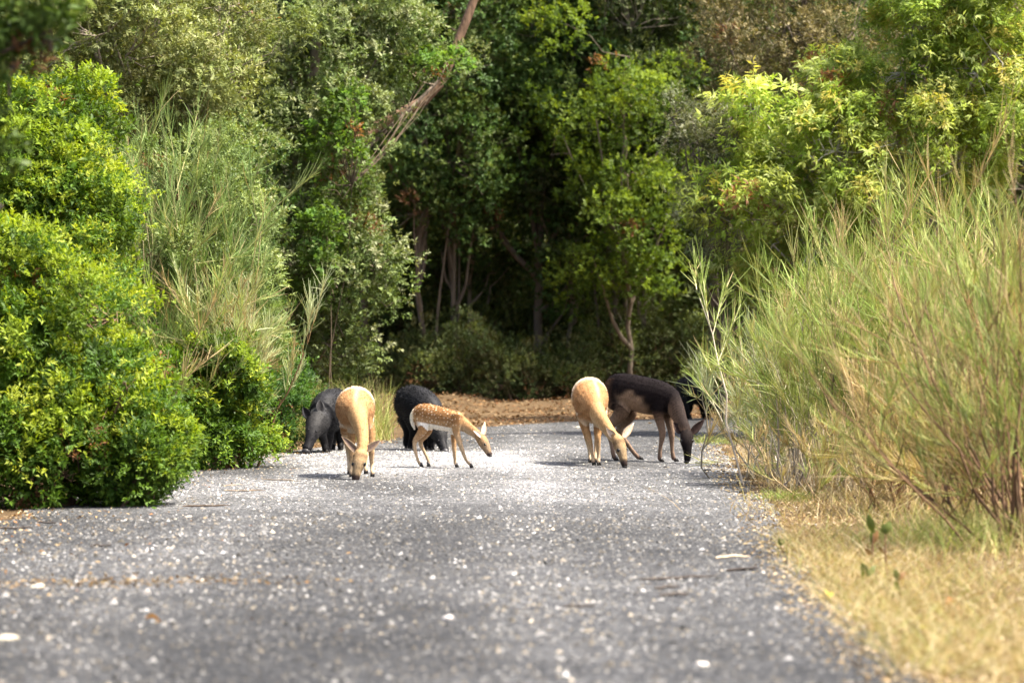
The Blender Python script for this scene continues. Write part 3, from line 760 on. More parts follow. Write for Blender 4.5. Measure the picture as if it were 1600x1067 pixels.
# wood beyond the bend: three kinds, each built once and copied with its parts
def copy_tree(src, loc, rz, sc, label=None, group=None):
    c = src.copy(); COL.objects.link(c)
    c.location = tuple(float(v) for v in loc); c.rotation_euler = (0, 0, rz); c.scale = sc
    for ch in src.children:
        k = ch.copy(); COL.objects.link(k); k.parent = c
    if label: c['label'] = label
    if group: c['group'] = group
    return c
def zb(cx, cy, cz, rx, ry, rz): return (np.array([cx, cy, cz]), (rx, ry, rz))
r = np.random.default_rng(404)
B0 = np.array([.45, 72.5, 0])
def at0(bl_): return [(np.array(c) + B0, q) for c, q in bl_]
WOODG = 'trees of the shaded wood beyond the bend'
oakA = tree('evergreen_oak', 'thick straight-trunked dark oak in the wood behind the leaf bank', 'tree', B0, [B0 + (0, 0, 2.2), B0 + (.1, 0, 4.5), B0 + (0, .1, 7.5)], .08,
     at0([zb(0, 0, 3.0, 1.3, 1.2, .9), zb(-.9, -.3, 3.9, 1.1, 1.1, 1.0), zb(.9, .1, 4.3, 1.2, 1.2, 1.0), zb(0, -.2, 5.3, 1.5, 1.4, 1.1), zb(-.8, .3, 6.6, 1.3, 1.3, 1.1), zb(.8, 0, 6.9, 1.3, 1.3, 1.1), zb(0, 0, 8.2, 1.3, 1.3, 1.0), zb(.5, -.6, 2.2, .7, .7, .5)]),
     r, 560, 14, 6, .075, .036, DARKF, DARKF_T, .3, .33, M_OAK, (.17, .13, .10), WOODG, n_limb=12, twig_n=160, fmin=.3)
B0 = np.array([-1.55, 71.0, 0])
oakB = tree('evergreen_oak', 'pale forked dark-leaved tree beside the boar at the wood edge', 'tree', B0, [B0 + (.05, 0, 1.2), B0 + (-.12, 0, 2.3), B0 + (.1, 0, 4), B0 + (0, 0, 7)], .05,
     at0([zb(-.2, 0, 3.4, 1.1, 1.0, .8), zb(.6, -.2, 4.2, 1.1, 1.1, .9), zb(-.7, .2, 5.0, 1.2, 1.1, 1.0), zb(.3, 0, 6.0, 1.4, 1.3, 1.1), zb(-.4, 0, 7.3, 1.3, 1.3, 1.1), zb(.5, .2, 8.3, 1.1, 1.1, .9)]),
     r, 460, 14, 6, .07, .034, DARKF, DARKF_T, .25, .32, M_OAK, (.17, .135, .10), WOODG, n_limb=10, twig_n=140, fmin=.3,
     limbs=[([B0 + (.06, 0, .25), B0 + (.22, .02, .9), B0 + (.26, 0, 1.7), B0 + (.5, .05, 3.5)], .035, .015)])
B0 = np.array([2.3, 71.6, 0])
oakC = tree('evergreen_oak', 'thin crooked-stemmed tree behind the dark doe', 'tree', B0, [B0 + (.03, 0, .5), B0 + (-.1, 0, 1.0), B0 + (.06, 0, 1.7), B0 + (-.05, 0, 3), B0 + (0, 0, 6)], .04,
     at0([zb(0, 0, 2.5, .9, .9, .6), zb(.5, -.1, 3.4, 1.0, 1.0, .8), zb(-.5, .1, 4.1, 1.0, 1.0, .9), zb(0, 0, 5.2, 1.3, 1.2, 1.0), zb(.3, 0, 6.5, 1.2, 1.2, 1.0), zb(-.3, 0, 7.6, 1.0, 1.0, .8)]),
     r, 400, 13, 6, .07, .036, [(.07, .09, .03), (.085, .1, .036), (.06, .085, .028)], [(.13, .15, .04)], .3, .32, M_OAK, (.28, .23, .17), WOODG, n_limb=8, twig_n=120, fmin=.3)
B0 = np.array([0.2, 69.8, 0])
under = shrub('understory_shrub', 'low dim undergrowth shrub at the foot of the wood', 'shrub', B0,
     at0([zb(0, 0, .45, .6, .5, .4), zb(.4, .1, .35, .4, .4, .3), zb(-.4, 0, .5, .45, .4, .4), zb(0, .2, .8, .4, .4, .35)]),
     r, 120, 14, 6, .05, .022, [(.10, .14, .045), (.13, .16, .055), (.16, .16, .06)], [(.2, .24, .06)], .3, .2, mat=M_OAK, group='undergrowth along the wood edge', nstem=7, twig_n=60, zmin=.03)
def zloc(x, y): return (x, y, float(gh(x, y)) - .05)
front = [(oakB, -1.0, 71.5, 1.3, .92, 'slim pale-stemmed dark tree just right of the forked one'),
         (oakC, -.75, 73.2, 2.2, 1.0, 'thin leaning stem in the shadow behind the fawn'),
         (oakC, 1.05, 72.6, .6, 1.05, 'thin stem between the thick-trunked oak and the tan doe'),
         (oakB, 1.75, 72.0, 2.9, .95, 'slim brown-stemmed tree directly behind the tan doe'),
         (oakC, 2.05, 73.4, 4.1, 1.0, 'thin upright stem close behind the dark doe'),
         (oakA, -2.6, 72.5, 2.0, .95, 'dark oak in the deepest shade left of the forked tree'),
         (oakA, 3.5, 72.2, 1.1, .92, 'dark oak at the wood edge behind the right-hand boar')]
for src, x, y, rz, sc, lab in front:
    copy_tree(src, zloc(x, y), rz, (sc, sc, sc), lab, WOODG)
k = 0
BACKLAB = 'dark evergreen oak standing deep in the shaded wood'
for yrow, xr, step in ((76, 9, 1.9), (80.5, 11, 2.3), (86, 13, 2.6), (93, 16, 3.0), (102, 19, 3.6)):
    for x in np.arange(-xr, xr + .1, step):
        src = (oakA, oakB, oakA, oakC)[k % 4]; k += 1
        xx = x + r.normal() * .35; yy = yrow + r.normal() * .8
        sc = r.uniform(.95, 1.3)
        copy_tree(src, zloc(xx, yy), r.uniform(0, 6.28), (sc, sc, sc * r.uniform(.95, 1.15)), BACKLAB, 'trees deep in the wood')
for i, x in enumerate(np.concatenate([np.linspace(-4.6, 4.8, 15)])):
    if i == 7: continue
    yy = 69.5 + r.uniform(-.6, 2.2) + (max(0, x - 1) * .2)
    sc = r.uniform(.6, 1.25)
    copy_tree(under, zloc(x + r.normal() * .15, yy), r.uniform(0, 6.28), (sc, sc, sc * r.uniform(.8, 1.4)), 'low dim undergrowth shrub at the foot of the wood', 'undergrowth along the wood edge')
for yrow, step, lo, hi in ((74.5, 1.0, 1.3, 2.2), (78.5, 1.1, 1.8, 3.0), (83.5, 1.3, 2.4, 3.6), (90, 1.6, 2.8, 4.2)):
    for x in np.arange(-7 - (yrow - 74) * .3, 7 + (yrow - 74) * .3, step):
        sc = r.uniform(lo, hi)
        copy_tree(under, zloc(x + r.normal() * .3, yrow + r.normal() * .6), r.uniform(0, 6.28), (sc, sc, sc * r.uniform(.8, 1.2)), 'tall dark thicket bush between the trunks of the wood', 'thicket bushes inside the wood')
# woods to both sides (mostly out of frame): they hold the light of the place
SIDEL = 'dark evergreen oak in the wood left of the road behind the brooms'
for x, y in [(-6.5, 58), (-8.5, 62), (-5.2, 63), (-3.6, 66), (-7, 67.5), (-10, 57), (-8.2, 52), (-10.5, 48), (-9, 43), (-11, 38), (-9.5, 33), (-5.6, 55)]:
    sc = r.uniform(.85, 1.15)
    copy_tree((oakA, oakB)[int(r.integers(2))], zloc(x, y), r.uniform(0, 6.28), (sc, sc, sc), SIDEL, 'trees left of the road')
SIDER = 'dark evergreen oak in the wood right of the road behind the pale tree'
for x, y in [(10.5, 63), (15.5, 57), (14, 48.5), (12.5, 43), (13.5, 37), (6.5, 70.5), (9, 71.5), (12.5, 72), (16, 72), (16, 56)]:
    sc = r.uniform(.8, 1.1)
    copy_tree((oakA, oakC)[int(r.integers(2))], zloc(x, y), r.uniform(0, 6.28), (sc, sc, sc), SIDER, 'trees right of the road')
# dark branch hanging into the top left corner, from a tree close to the camera
r = np.random.default_rng(505)
B0 = np.array([-5.6, 22.2, 0])
tree('laurel_tree', 'dark near tree whose blurred leafy branch hangs into the upper left corner', 'tree', B0, [B0 + (0, 0, 1.2), B0 + (.1, 0, 2.4), B0 + (0, 0, 4.2)], .09,
     [bl(60, 45, 22, 70, 40, .25), bl(10, 110, 22, 45, 60, .25), bl(-40, 60, 22, 60, 90, .3), bl(0, 320, 22.1, 22, 30, .12), bl(-60, 220, 22, 60, 120, .3), bl(-200, 100, 22.2, 150, 150, .5), bl(-330, -50, 22.3, 200, 200, .6), bl(20, -30, 22, 90, 40, .3)],
     r, 150, 15, 6, .075, .03, [(.08, .14, .025), (.10, .16, .03), (.07, .12, .02)], [(.18, .24, .04)], .3, .16, M_OAK, GREYB, n_limb=9, twig_n=70, limb_r=.03, fmin=.2)

# ---- grasses and small plants
r = np.random.default_rng(606)
c = np.array([W(530, 690, 52.6)] * 1500); c[:, 0] += r.uniform(-.75, .6, 1500); c[:, 1] += r.uniform(-.8, .8, 1500)
grass('tall_grass', 'tall yellow-green grass behind the left doe and boar', c, r, .85, .08, [(.30, .36, .09), (.38, .42, .13), (.46, .42, .17), (.25, .32, .08), (.55, .46, .22)], .009, lean=.28)
c = np.array([W(320, 715, 45.5)] * 500); c[:, 0] += r.uniform(-.5, .5, 500); c[:, 1] += r.uniform(-.6, .6, 500)
grass('dry_grass', 'small tuft of dry straw at the left gravel edge', c, r, .14, .05, DRYG, .007, lean=.7)
c = np.array([W(1235, 782, 35.6)] * 420); c[:, 0] += r.normal(size=420) * .12; c[:, 1] += r.normal(size=420) * .3
grass('grass_tuft', 'small fresh green grass tuft at the right road edge', c, r, .13, .04, [(.24, .32, .07), (.32, .38, .1)], .007, lean=.6)
c = np.array([W(1560, 850, 28.2)] * 1500); c[:, 0] += r.normal(size=1500) * .45; c[:, 1] += r.normal(size=1500) * .7
grass('tall_grass', 'yellow-green grass growing round the foot of the dark-stemmed broom', c, r, .38, .06, [(.30, .36, .09), (.40, .42, .13), (.50, .44, .18), (.24, .31, .07), (.58, .48, .24)], .007, lean=.4)
c = np.array([W(1420, 800, 33)] * 900); c[:, 0] += r.normal(size=900) * .6; c[:, 1] += r.normal(size=900) * 1.0
grass('tall_grass', 'thin straw-coloured grass below the thicket on the verge', c, r, .30, .06, DRYG, .006, lean=.4)
n = 7000; yy = 18 * (31 / 19) ** r.random(n); xx = np.interp(yy, REs[:, 1], REs[:, 0]) - .05 + r.exponential(.95, n)
grass('dry_grass', 'scruffy ankle-high straw grass on the near right-hand verge', np.stack([xx, yy, 0 * xx], -1), r, .20, .05, DRYG + [(.5, .42, .25), (.28, .31, .09)], .006, lean=.55, droop=.5)
n = 420; yy = r.uniform(36, 46, n); xx = np.interp(yy, REs[:, 1], REs[:, 0]) + r.uniform(.15, 1.1, n)
grass('tall_grass', 'sparse tall dead stalks along the road edge in front of the brooms', np.stack([xx, yy, 0 * xx], -1), r, .55, .05, [(.66, .56, .38), (.58, .47, .28), (.72, .64, .48)], .006, lean=.3, droop=.25)
c = np.array([W(1115, 692, 51.5)] * 350); c[:, 0] += r.normal(size=350) * .15; c[:, 1] += r.normal(size=350) * .5
grass('grass_tuft', 'green grass fringe where the road bends behind the dark doe', c, r, .14, .05, GREENG, .008, lean=.6)

def sapling(label, u, v, d, h, leafset, seed):
    q = np.random.default_rng(seed)
    b = W(u, v, d); b[2] = float(gh(b[0], b[1])) - .01
    e = empty('cardoon_sapling', b, label, 'plant', 'small plants on the dry verge')
    s = Geo(); top = b + np.array([q.normal() * .03, 0, h])
    P = curve_pts(b, top, 7, q, .008)
    tubes(s, P, np.linspace(.008, .004, 7), 6, (.26, .15, .08))
    s.build('stem', M_BARK, e, True, b)
    for (t, az, L, w, c, ti) in leafset:
        p = P[int(t * 6)]
        dx = np.array([math.cos(az) * math.sin(ti), math.sin(az) * math.sin(ti), math.cos(ti)])
        L *= .75; w *= .62
        sdv = nrm(np.cross(dx, np.array([.3, 1, .2]))); nv = np.cross(sdv, dx)
        m = 7; tt_ = np.linspace(0, 1, m); wv = w * np.array([.15, .55, .85, 1, .9, .6, .08]) / 2
        cen = p + dx * (L * tt_)[:, None] + nv * (.15 * L * tt_ ** 2)[:, None]
        V = np.stack([cen - sdv * wv[:, None], cen + nv * (wv * .3)[:, None] * -1, cen + sdv * wv[:, None]], 1)
        i = np.arange(m * 3).reshape(m, 3)
        Qd = np.concatenate([np.stack([i[:-1, j], i[:-1, j + 1], i[1:, j + 1], i[1:, j]], -1) for j in range(2)])
        g = Geo(); g.add(V.reshape(-1, 3), Qd, None, np.asarray(c) * q.uniform(.85, 1.15, (m * 3, 1)))
        g.build('leaf', M_LEAF, e, True, b)
GL, BLf = (.12, .15, .03), (.24, .13, .05)
sapling('tall sapling with a club of green leaves over a browned leaf on the dry verge', 1362, 905, 26.2, .22,
        [(1, 2.6, .17, .085, GL, .35), (1, 3.3, .15, .08, GL, .25), (.7, .2, .13, .06, BLf, .35), (.8, 1.6, .14, .07, GL, .3), (.45, 2.8, .1, .05, BLf, .9)], 1)
sapling('sapling with one rounded green leaf on a bare brown stalk', 1382, 925, 25.4, .25,
        [(1, .4, .11, .09, GL, .3), (1, 2.4, .09, .07, GL, .4), (.5, 3.2, .09, .04, BLf, .7)], 2)
sapling('low leafy seedling in the matted straw by the near road edge', 1340, 955, 24, .08,
        [(1, 2.9, .12, .07, GL, .5), (1, .6, .12, .06, GL, .7), (.8, 1.5, .12, .06, GL, .4), (.8, 4.5, .1, .06, GL, .6)], 3)
sapling('small dull green seedling at the gravel edge', 1225, 860, 27.6, .06,
        [(1, 2.9, .08, .05, GL, .3), (1, .6, .08, .04, GL, .5)], 4)
sapling('short brown-leaved seedling among the yellow grass', 1410, 970, 23.3, .1,
        [(1, 2.4, .1, .06, GL, .4), (1, .5, .1, .05, BLf, .7), (.6, 3.8, .1, .05, GL, .8)], 5)

# ------------------------------------------------------------------ animals
def catmull(P, n):
    P = np.asarray(P, float); m = len(P)
    E = np.concatenate([[2 * P[0] - P[1]], P, [2 * P[-1] - P[-2]]])
    t = np.linspace(0, m - 1, n); i = np.minimum(t.astype(int), m - 2); f = (t - i)[:, None]
    p0, p1, p2, p3 = E[i], E[i + 1], E[i + 2], E[i + 3]
    return .5 * ((2 * p1) + (-p0 + p2) * f + (2 * p0 - 5 * p1 + 4 * p2 - p3) * f ** 2 + (-p0 + 3 * p1 - 3 * p2 + p3) * f ** 3)

def loft(geo, pts, rh, rw, side, per=5, sides=18):
    D = catmull(np.concatenate([pts, np.asarray(rh)[:, None], np.asarray(rw)[:, None]], 1), (len(pts) - 1) * per + 1)
    C = D[:, :3]; RH = np.maximum(D[:, 3], .004); RW = np.maximum(D[:, 4], .004)
    T = np.gradient(C, axis=0); T = nrm(T)
    A = nrm(side[None] - T * (T @ side)[:, None]); B = np.cross(T, A)
    th = np.arange(sides) * 2 * math.pi / sides
    V = C[:, None] + (RW[:, None] * np.cos(th))[..., None] * A[:, None] + (RH[:, None] * np.sin(th))[..., None] * B[:, None]
    m = len(C)
    V = np.concatenate([V.reshape(-1, 3), [C[0] - T[0] * RH[0] * .5], [C[-1] + T[-1] * RH[-1] * .5]])
    i = np.arange(m * sides).reshape(m, sides)
    Qd = np.stack([i[:-1], np.roll(i[:-1], -1, 1), np.roll(i[1:], -1, 1), i[1:]], -1).reshape(-1, 4)
    a = np.full(sides, m * sides); b = a + 1
    Tr = np.concatenate([np.stack([a, np.roll(i[0], -1), i[0]], -1), np.stack([b, i[-1], np.roll(i[-1], -1)], -1)])
    geo.add(V, Qd, Tr)
    return C, RH, RW

def body_mesh(geo, voxel, smooth_it):
    me = make_mesh('tmp', np.concatenate(geo.V), np.concatenate(geo.Q), np.concatenate(geo.T))
    o = bpy.data.objects.new('tmp', me); COL.objects.link(o)
    m = o.modifiers.new('r', 'REMESH'); m.mode = 'VOXEL'; m.voxel_size = voxel
    m2 = o.modifiers.new('s', 'SMOOTH'); m2.factor = .5; m2.iterations = smooth_it
    dg = bpy.context.evaluated_depsgraph_get(); dg.update()
    res = bpy.data.meshes.new_from_object(o.evaluated_get(dg))
    bpy.data.objects.remove(o)
    bpy.data.meshes.remove(me)
    res.polygons.foreach_set('use_smooth', np.ones(len(res.polygons), bool))
    return res

def verts_of(me):
    a = np.empty(len(me.vertices) * 3, np.float32); me.vertices.foreach_get('co', a)
    b = np.empty(len(me.vertices) * 3, np.float32); me.vertices.foreach_get('normal', b)
    return a.reshape(-1, 3).astype(float), b.reshape(-1, 3).astype(float)

def ear_mesh(base, tip, width, face, c_out, c_in):
    """cupped leaf-shaped ear with thickness"""
    ax = tip - base; L = np.linalg.norm(ax); ax = ax / L
    sd_ = nrm(np.cross(ax, face)); nv = np.cross(sd_, ax)
    m, k = 9, 7
    t = np.linspace(0, 1, m); w = width * np.sin(np.clip(t * .9 + .12, 0, 1) ** .75 * math.pi) ** .8 * .5
    w[-1] = .002
    s = np.linspace(-1, 1, k)
    front = base + ax * (L * t)[:, None, None] + sd_ * (w[:, None] * s[None])[..., None] + nv * (w[:, None] * (s[None] ** 2) * .55)[..., None]
    back = front - nv * .006
    V = np.concatenate([front.reshape(-1, 3), back.reshape(-1, 3)])
    i = np.arange(m * k).reshape(m, k); j = i + m * k
    qf = np.stack([i[:-1, :-1], i[:-1, 1:], i[1:, 1:], i[1:, :-1]], -1).reshape(-1, 4)
    qb = np.stack([j[:-1, :-1], j[1:, :-1], j[1:, 1:], j[:-1, 1:]], -1).reshape(-1, 4)
    qe = np.concatenate([np.stack([i[:-1, 0], i[1:, 0], j[1:, 0], j[:-1, 0]], -1), np.stack([i[:-1, -1], j[:-1, -1], j[1:, -1], i[1:, -1]], -1),
                         np.stack([i[-1, :-1], i[-1, 1:], j[-1, 1:], j[-1, :-1]], -1)])
    edge = np.abs(s)[None].repeat(m, 0).reshape(-1, 1) ** 2
    cf = np.asarray(c_in) * (1 - edge) + np.asarray(c_out) * edge
    cb = np.repeat(np.asarray(c_out, float)[None], m * k, 0)
    return V, np.concatenate([qf, qb, qe]), np.concatenate([cf, cb])

def hoof_geo(g, top, foot, fwd, side, r, col):
    """two tapering claws from the pastern down to the ground"""
    for sgn in (-1, 1):
        c0 = top + side * sgn * r * .45; c1 = foot + side * sgn * r * .62 + fwd * r * .55
        c2 = foot + side * sgn * r * .5 + fwd * r * 1.5
        ring0 = [c0 + fwd * r * math.cos(a) * .8 + side * r * .5 * math.sin(a) for a in np.arange(8) * math.pi / 4]
        ring1 = [c1 + fwd * r * math.cos(a) * 1.25 + side * r * .58 * math.sin(a) * (1 if math.cos(a) < .5 else .6) for a in np.arange(8) * math.pi / 4]
        V = np.array(ring0 + ring1 + [c0, c1]); i = np.arange(8)
        Qd = np.stack([i, (i + 1) % 8, (i + 1) % 8 + 8, i + 8], -1)
        T = np.concatenate([np.stack([i, np.full(8, 16), (i + 1) % 8], -1), np.stack([i + 8, (i + 1) % 8 + 8, np.full(8, 17)], -1)])
        g.add(V, Qd, T, col)

def ball(g, c, r, col, sx=(1, 1, 1)):
    n1, n2 = 8, 12
    th = np.linspace(0, math.pi, n1 + 1)[1:-1]; ph = np.arange(n2) * 2 * math.pi / n2
    V = [c + np.array([0, 0, r])] + [c + r * np.array([math.sin(t) * math.cos(p), math.sin(t) * math.sin(p), math.cos(t)]) * np.array(sx) for t in th for p in ph] + [c - np.array([0, 0, r])]
    T, Qd = [], []
    for j in range(n2):
        T.append((0, 1 + j, 1 + (j + 1) % n2)); e = 1 + (n1 - 2) * n2
        T.append((len(V) - 1, e + (j + 1) % n2, e + j))
    for i in range(n1 - 2):
        for j in range(n2):
            a = 1 + i * n2 + j; b = 1 + i * n2 + (j + 1) % n2
            Qd.append((a, a + n2, b + n2, b))
    g.add(np.array(V), Qd, T, col)

def animal(name, label, cat, d0, fwd, torso, neck, head, legs, hoofs, ears, eyes, colour, group, head_side=None, tail=None, voxel=.0085, smooth_it=7, mat=None,
           hoof_r=.020, ear_w=.07, ear_cols=((.3, .2, .1), (.5, .4, .3)), eye_r=.014, nose_r=.02, nose_col=(.015, .012, .012), hoof_col=(.025, .022, .022), bristle=None, seed=1, ear_len=None):
    rng = np.random.default_rng(seed)
    fwd = nrm(np.array([fwd[0], fwd[1], 0.])); side = np.array([-fwd[1], fwd[0], 0.])
    up = np.array([0, 0, 1.])
    hs = side if head_side is None else nrm(np.array(head_side, float))
    J = lambda q: W(q[0], q[1], d0 + q[2])
    g = Geo(); parts = []
    def add(kind, ch, sd_):
        pts = np.array([J(q) for q in ch])
        C, RH, RW = loft(g, pts, [q[3] for q in ch], [q[4] for q in ch], sd_)
        parts.append((kind, C, RH, RW))
    add('torso', torso, side)
    if neck: add('neck', neck, side)
    add('head', head, hs)
    hpos = []
    for (lg, hf) in zip(legs, hoofs):
        ch = list(lg)
        d = ch[-1][2]
        foot = J((hf[0], hf[1], d)); lifted = len(hf) > 2
        if not lifted:
            foot[2] = float(road_z(foot[0], foot[1])) + .004 if in_road(np.array([foot[0]]), np.array([foot[1]]))[0] else float(gh(foot[0], foot[1])) + .002
        pts = [J(q) for q in ch]
        if not lifted and pts[-1][2] < foot[2] + .03: pts[-1][2] = foot[2] + .045
        pts.append(foot + up * .018 + (pts[-1] - foot) * .15)
        C, RH, RW = loft(g, np.array(pts), [q[3] for q in ch] + [ch[-1][3] * .95], [q[4] for q in ch] + [ch[-1][4] * .95], side)
        parts.append(('leg', C, RH, RW))
        hpos.append((pts[-1] + up * .022, foot))
    me = body_mesh(g, voxel, smooth_it)
    V, Nn = verts_of(me)
    # which part does every vertex belong to
    best = np.full(len(V), 1e9); kind = np.zeros(len(V), int); tpar = np.zeros(len(V)); hh = np.zeros(len(V))
    names = []
    for pi, (kd, C, RH, RW) in enumerate(parts):
        names.append(kd)
        D = np.linalg.norm(V[:, None] - C[None], axis=2) - ((RH + RW) / 2)[None]
        if kd == 'leg': D = D + np.linspace(.06, 0, len(C))[None]
        j = D.argmin(1); dm = D[np.arange(len(V)), j]
        m = dm < best
        best[m] = dm[m]; kind[m] = pi; tj = j / (len(C) - 1) if kd != 'head' else np.clip((V - C[0]) @ nrm(C[-1] - C[0]) / np.linalg.norm(C[-1] - C[0]), 0, 1)
        tpar[m] = tj[m]; hh[m] = ((V[:, 2] - C[j, 2]) / RH[j])[m]
    kn = np.array(names)[kind]
    # body coordinate along the torso
    tC = parts[0][1]; ta = tC[0]; tb = tC[-1]
    lx = ((V - ta) @ fwd) / ((tb - ta) @ fwd)
    col = colour(V, Nn, kn, tpar, hh, lx, side, rng)
    base = np.mean([f for _, f in hpos], 0); base[2] = min(f[2] for _, f in hpos)
    e = empty(name, base, label, cat, group)
    bm_v = (V - base[None]).astype(np.float32)
    me.vertices.foreach_set('co', bm_v.ravel()); me.update()
    for a in list(me.color_attributes): me.color_attributes.remove(a)
    set_col(me, col)
    me.name = 'body'
    mesh_obj('body', me, mat or M_FUR, e)
    for top, foot in hpos:
        q = Geo(); hoof_geo(q, top, foot, fwd, side, hoof_r, hoof_col); q.build('hoof', M_HORN, e, True, base)
    for (eb, et, fc) in ears:
        b_, t_ = J(eb), J(et)
        if ear_len:
            dv = nrm(t_ - b_); q_ = ((V - b_) @ dv) - 3 * np.linalg.norm((V - b_) - ((V - b_) @ dv)[:, None] * dv, axis=1)
            b_ = V[q_.argmax()] - dv * .015; t_ = b_ + dv * ear_len
        else:
            t_ = b_ + (t_ - b_) * 1.18
        Ve, Qe, Ce = ear_mesh(b_, t_, ear_w, np.array(fc, float), ear_cols[0], ear_cols[1])
        q = Geo(); q.add(Ve, Qe, None, Ce); q.build('ear', mat or M_FUR, e, True, base)
    def snap(p):
        i = ((V - p) ** 2).sum(1).argmin(); return V[i], Nn[i]
    for ey in eyes:
        p, nn_ = snap(J(ey))
        q = Geo(); ball(q, p - nn_ * eye_r * .35, eye_r, (.008, .006, .005)); q.build('eye', M_EYE, e, True, base)
    p = parts[2 if neck else 1][1][-1]
    q = Geo(); hd = nrm(parts[2 if neck else 1][1][-1] - parts[2 if neck else 1][1][-4])
    ball(q, p + hd * nose_r * .35, nose_r, nose_col, (1.05, .9, .8)); q.build('nose', M_HORN, e, True, base)
    if tail:
        q = Geo(); tp, trad, tcol = tail
        loft(q, np.array([J(z) for z in tp]), trad, np.array(trad) * .8, side, 4, 10)
        n_ = q.n; q.C = [np.repeat(np.asarray(tcol, float)[None], n_, 0)]
        q.build('tail', mat or M_FUR, e, True, base)
    if bristle:
        cnt, Lb, cb = bristle
        i = rng.integers(0, len(V), cnt)
        i = i[(kn[i] != 'leg') | (rng.random(len(i)) < .5)]
        nn_ = Nn[i]; dirv = nrm(nn_ * .55 - fwd * .75 + np.array([0, 0, -.25]) + rng.normal(size=nn_.shape) * .18)
        L = Lb * rng.uniform(.5, 1.4, len(i)) * np.where(Nn[i, 2] > .75, 1.35, 1.0) * np.where(kn[i] == 'torso', 1, .6)
        P = np.stack([V[i] - nn_ * .004, V[i] + dirv * L[:, None] * .55 + nn_ * .004, V[i] + dirv * L[:, None]], 1)
        q = Geo(); ribbons(q, P, np.array([.0045, .0035, .001])[None] * np.ones((len(i), 1)), rng, (col[i] if cb is None else np.asarray(cb)) * (rng.uniform(.85, 1.25, (len(i), 1)) if cb is None else rng.uniform(.4, 1.9, (len(i), 1))))
        q.build('bristles', M_BOAR if name == 'wild_boar' else M_FUR, e, False, base)
    return e

def sm(x, a, b):
    t = np.clip((x - a) / (b - a), 0, 1); return (t * t * (3 - 2 * t))[:, None]
def lerp(a, b, t): return np.asarray(a) * (1 - t) + np.asarray(b) * t

def col_tan(V, Nn, kn, t, h, lx, side, rng):
    back, flank, belly = (.35, .18, .075), (.25, .122, .05), (.52, .40, .27)
    mott = (.5 + .5 * np.sin(V[:, 0] * 31 + np.sin(V[:, 2] * 27) * 2) * np.sin(V[:, 2] * 23 + V[:, 1] * 11))[:, None]
    c = lerp(flank, back, sm(h, -.1, .7)); c = lerp(c, (.45, .28, .14), mott * .5)
    c = lerp(belly, c, sm(h, -1.0, -.55))
    c = lerp((.82, .70, .54), c, np.maximum(sm(lx, .24, .64), sm(-h, -.30, .45)))                                   # sunlit top of the rump painted into the coat
    lat = np.abs((V - V.mean(0)) @ side)[:, None]
    c = lerp(c, (.62, .45, .26), np.exp(-(lat / .022) ** 2) * sm(h, .5, .9) * .7)       # pale line along the back
    nk = kn == 'neck'; cn = lerp((.52, .39, .24), (.42, .26, .12), sm(h, -.7, .2)); c[nk] = lerp(c, cn, sm(t, .05, .45))[nk]
    hd = kn == 'head'
    ch = lerp((.40, .26, .13), (.30, .215, .125), sm(t, .2, .6))
    ch = lerp(ch, (.13, .085, .05), (np.exp(-((t - .27) / .09) ** 2)[:, None]) * .75)        # dark forehead
    ch = lerp(ch, (.045, .032, .028), sm(t, .78, .92))
    c[hd] = ch[hd]
    lg = kn == 'leg'
    cl = lerp((.44, .26, .12), (.60, .45, .29), sm(t, .3, .65)); cl = lerp(cl, (.50, .36, .24), sm(t, .85, 1.0))
    c[lg] = lerp(c, cl, sm(t, .15, .45))[lg]
    return c
def col_dark(V, Nn, kn, t, h, lx, side, rng):
    n1 = .12 * np.sin(V[:, 0] * 23 + V[:, 2] * 17) + .08 * np.sin(V[:, 2] * 41 - V[:, 0] * 31)
    c = np.repeat(np.array([[.009, .0065, .007]]), len(V), 0)
    patch = (sm(-(h + n1 * 1.2), -.22, .38) * sm(lx + n1 * .15, .18, .38) * (1 - sm(lx + n1 * .3, .52, .78))) * .92   # tan flank patch
    c = lerp(c, (.27, .185, .125), patch)
    c = lerp(c, (.13, .085, .055), sm(-h, .6, .9) * (1 - patch) * .6)
    c = lerp((.085, .047, .028), c, np.maximum(sm(lx, .06, .22), sm(h, .35, .8)))
    nk = kn == 'neck'
    cn = lerp(lerp((.15, .10, .07), (.03, .022, .02), sm(h, -.3, .6)), (.18, .13, .095), sm(-h, .1, .8)); c[nk] = lerp(c, cn, sm(t, .0, .3))[nk]
    hd = kn == 'head'; c[hd] = lerp((.020, .015, .014), (.008, .0068, .0075), sm(t, .2, .75))[hd]
    lg = kn == 'leg'
    cl = lerp((.10, .06, .038), (.23, .16, .115), sm(t, .15, .4)); cl = lerp(cl, (.15, .10, .078), sm(t, .6, .95))
    c[lg] = lerp(c, cl, sm(t, .08, .28))[lg]
    return c
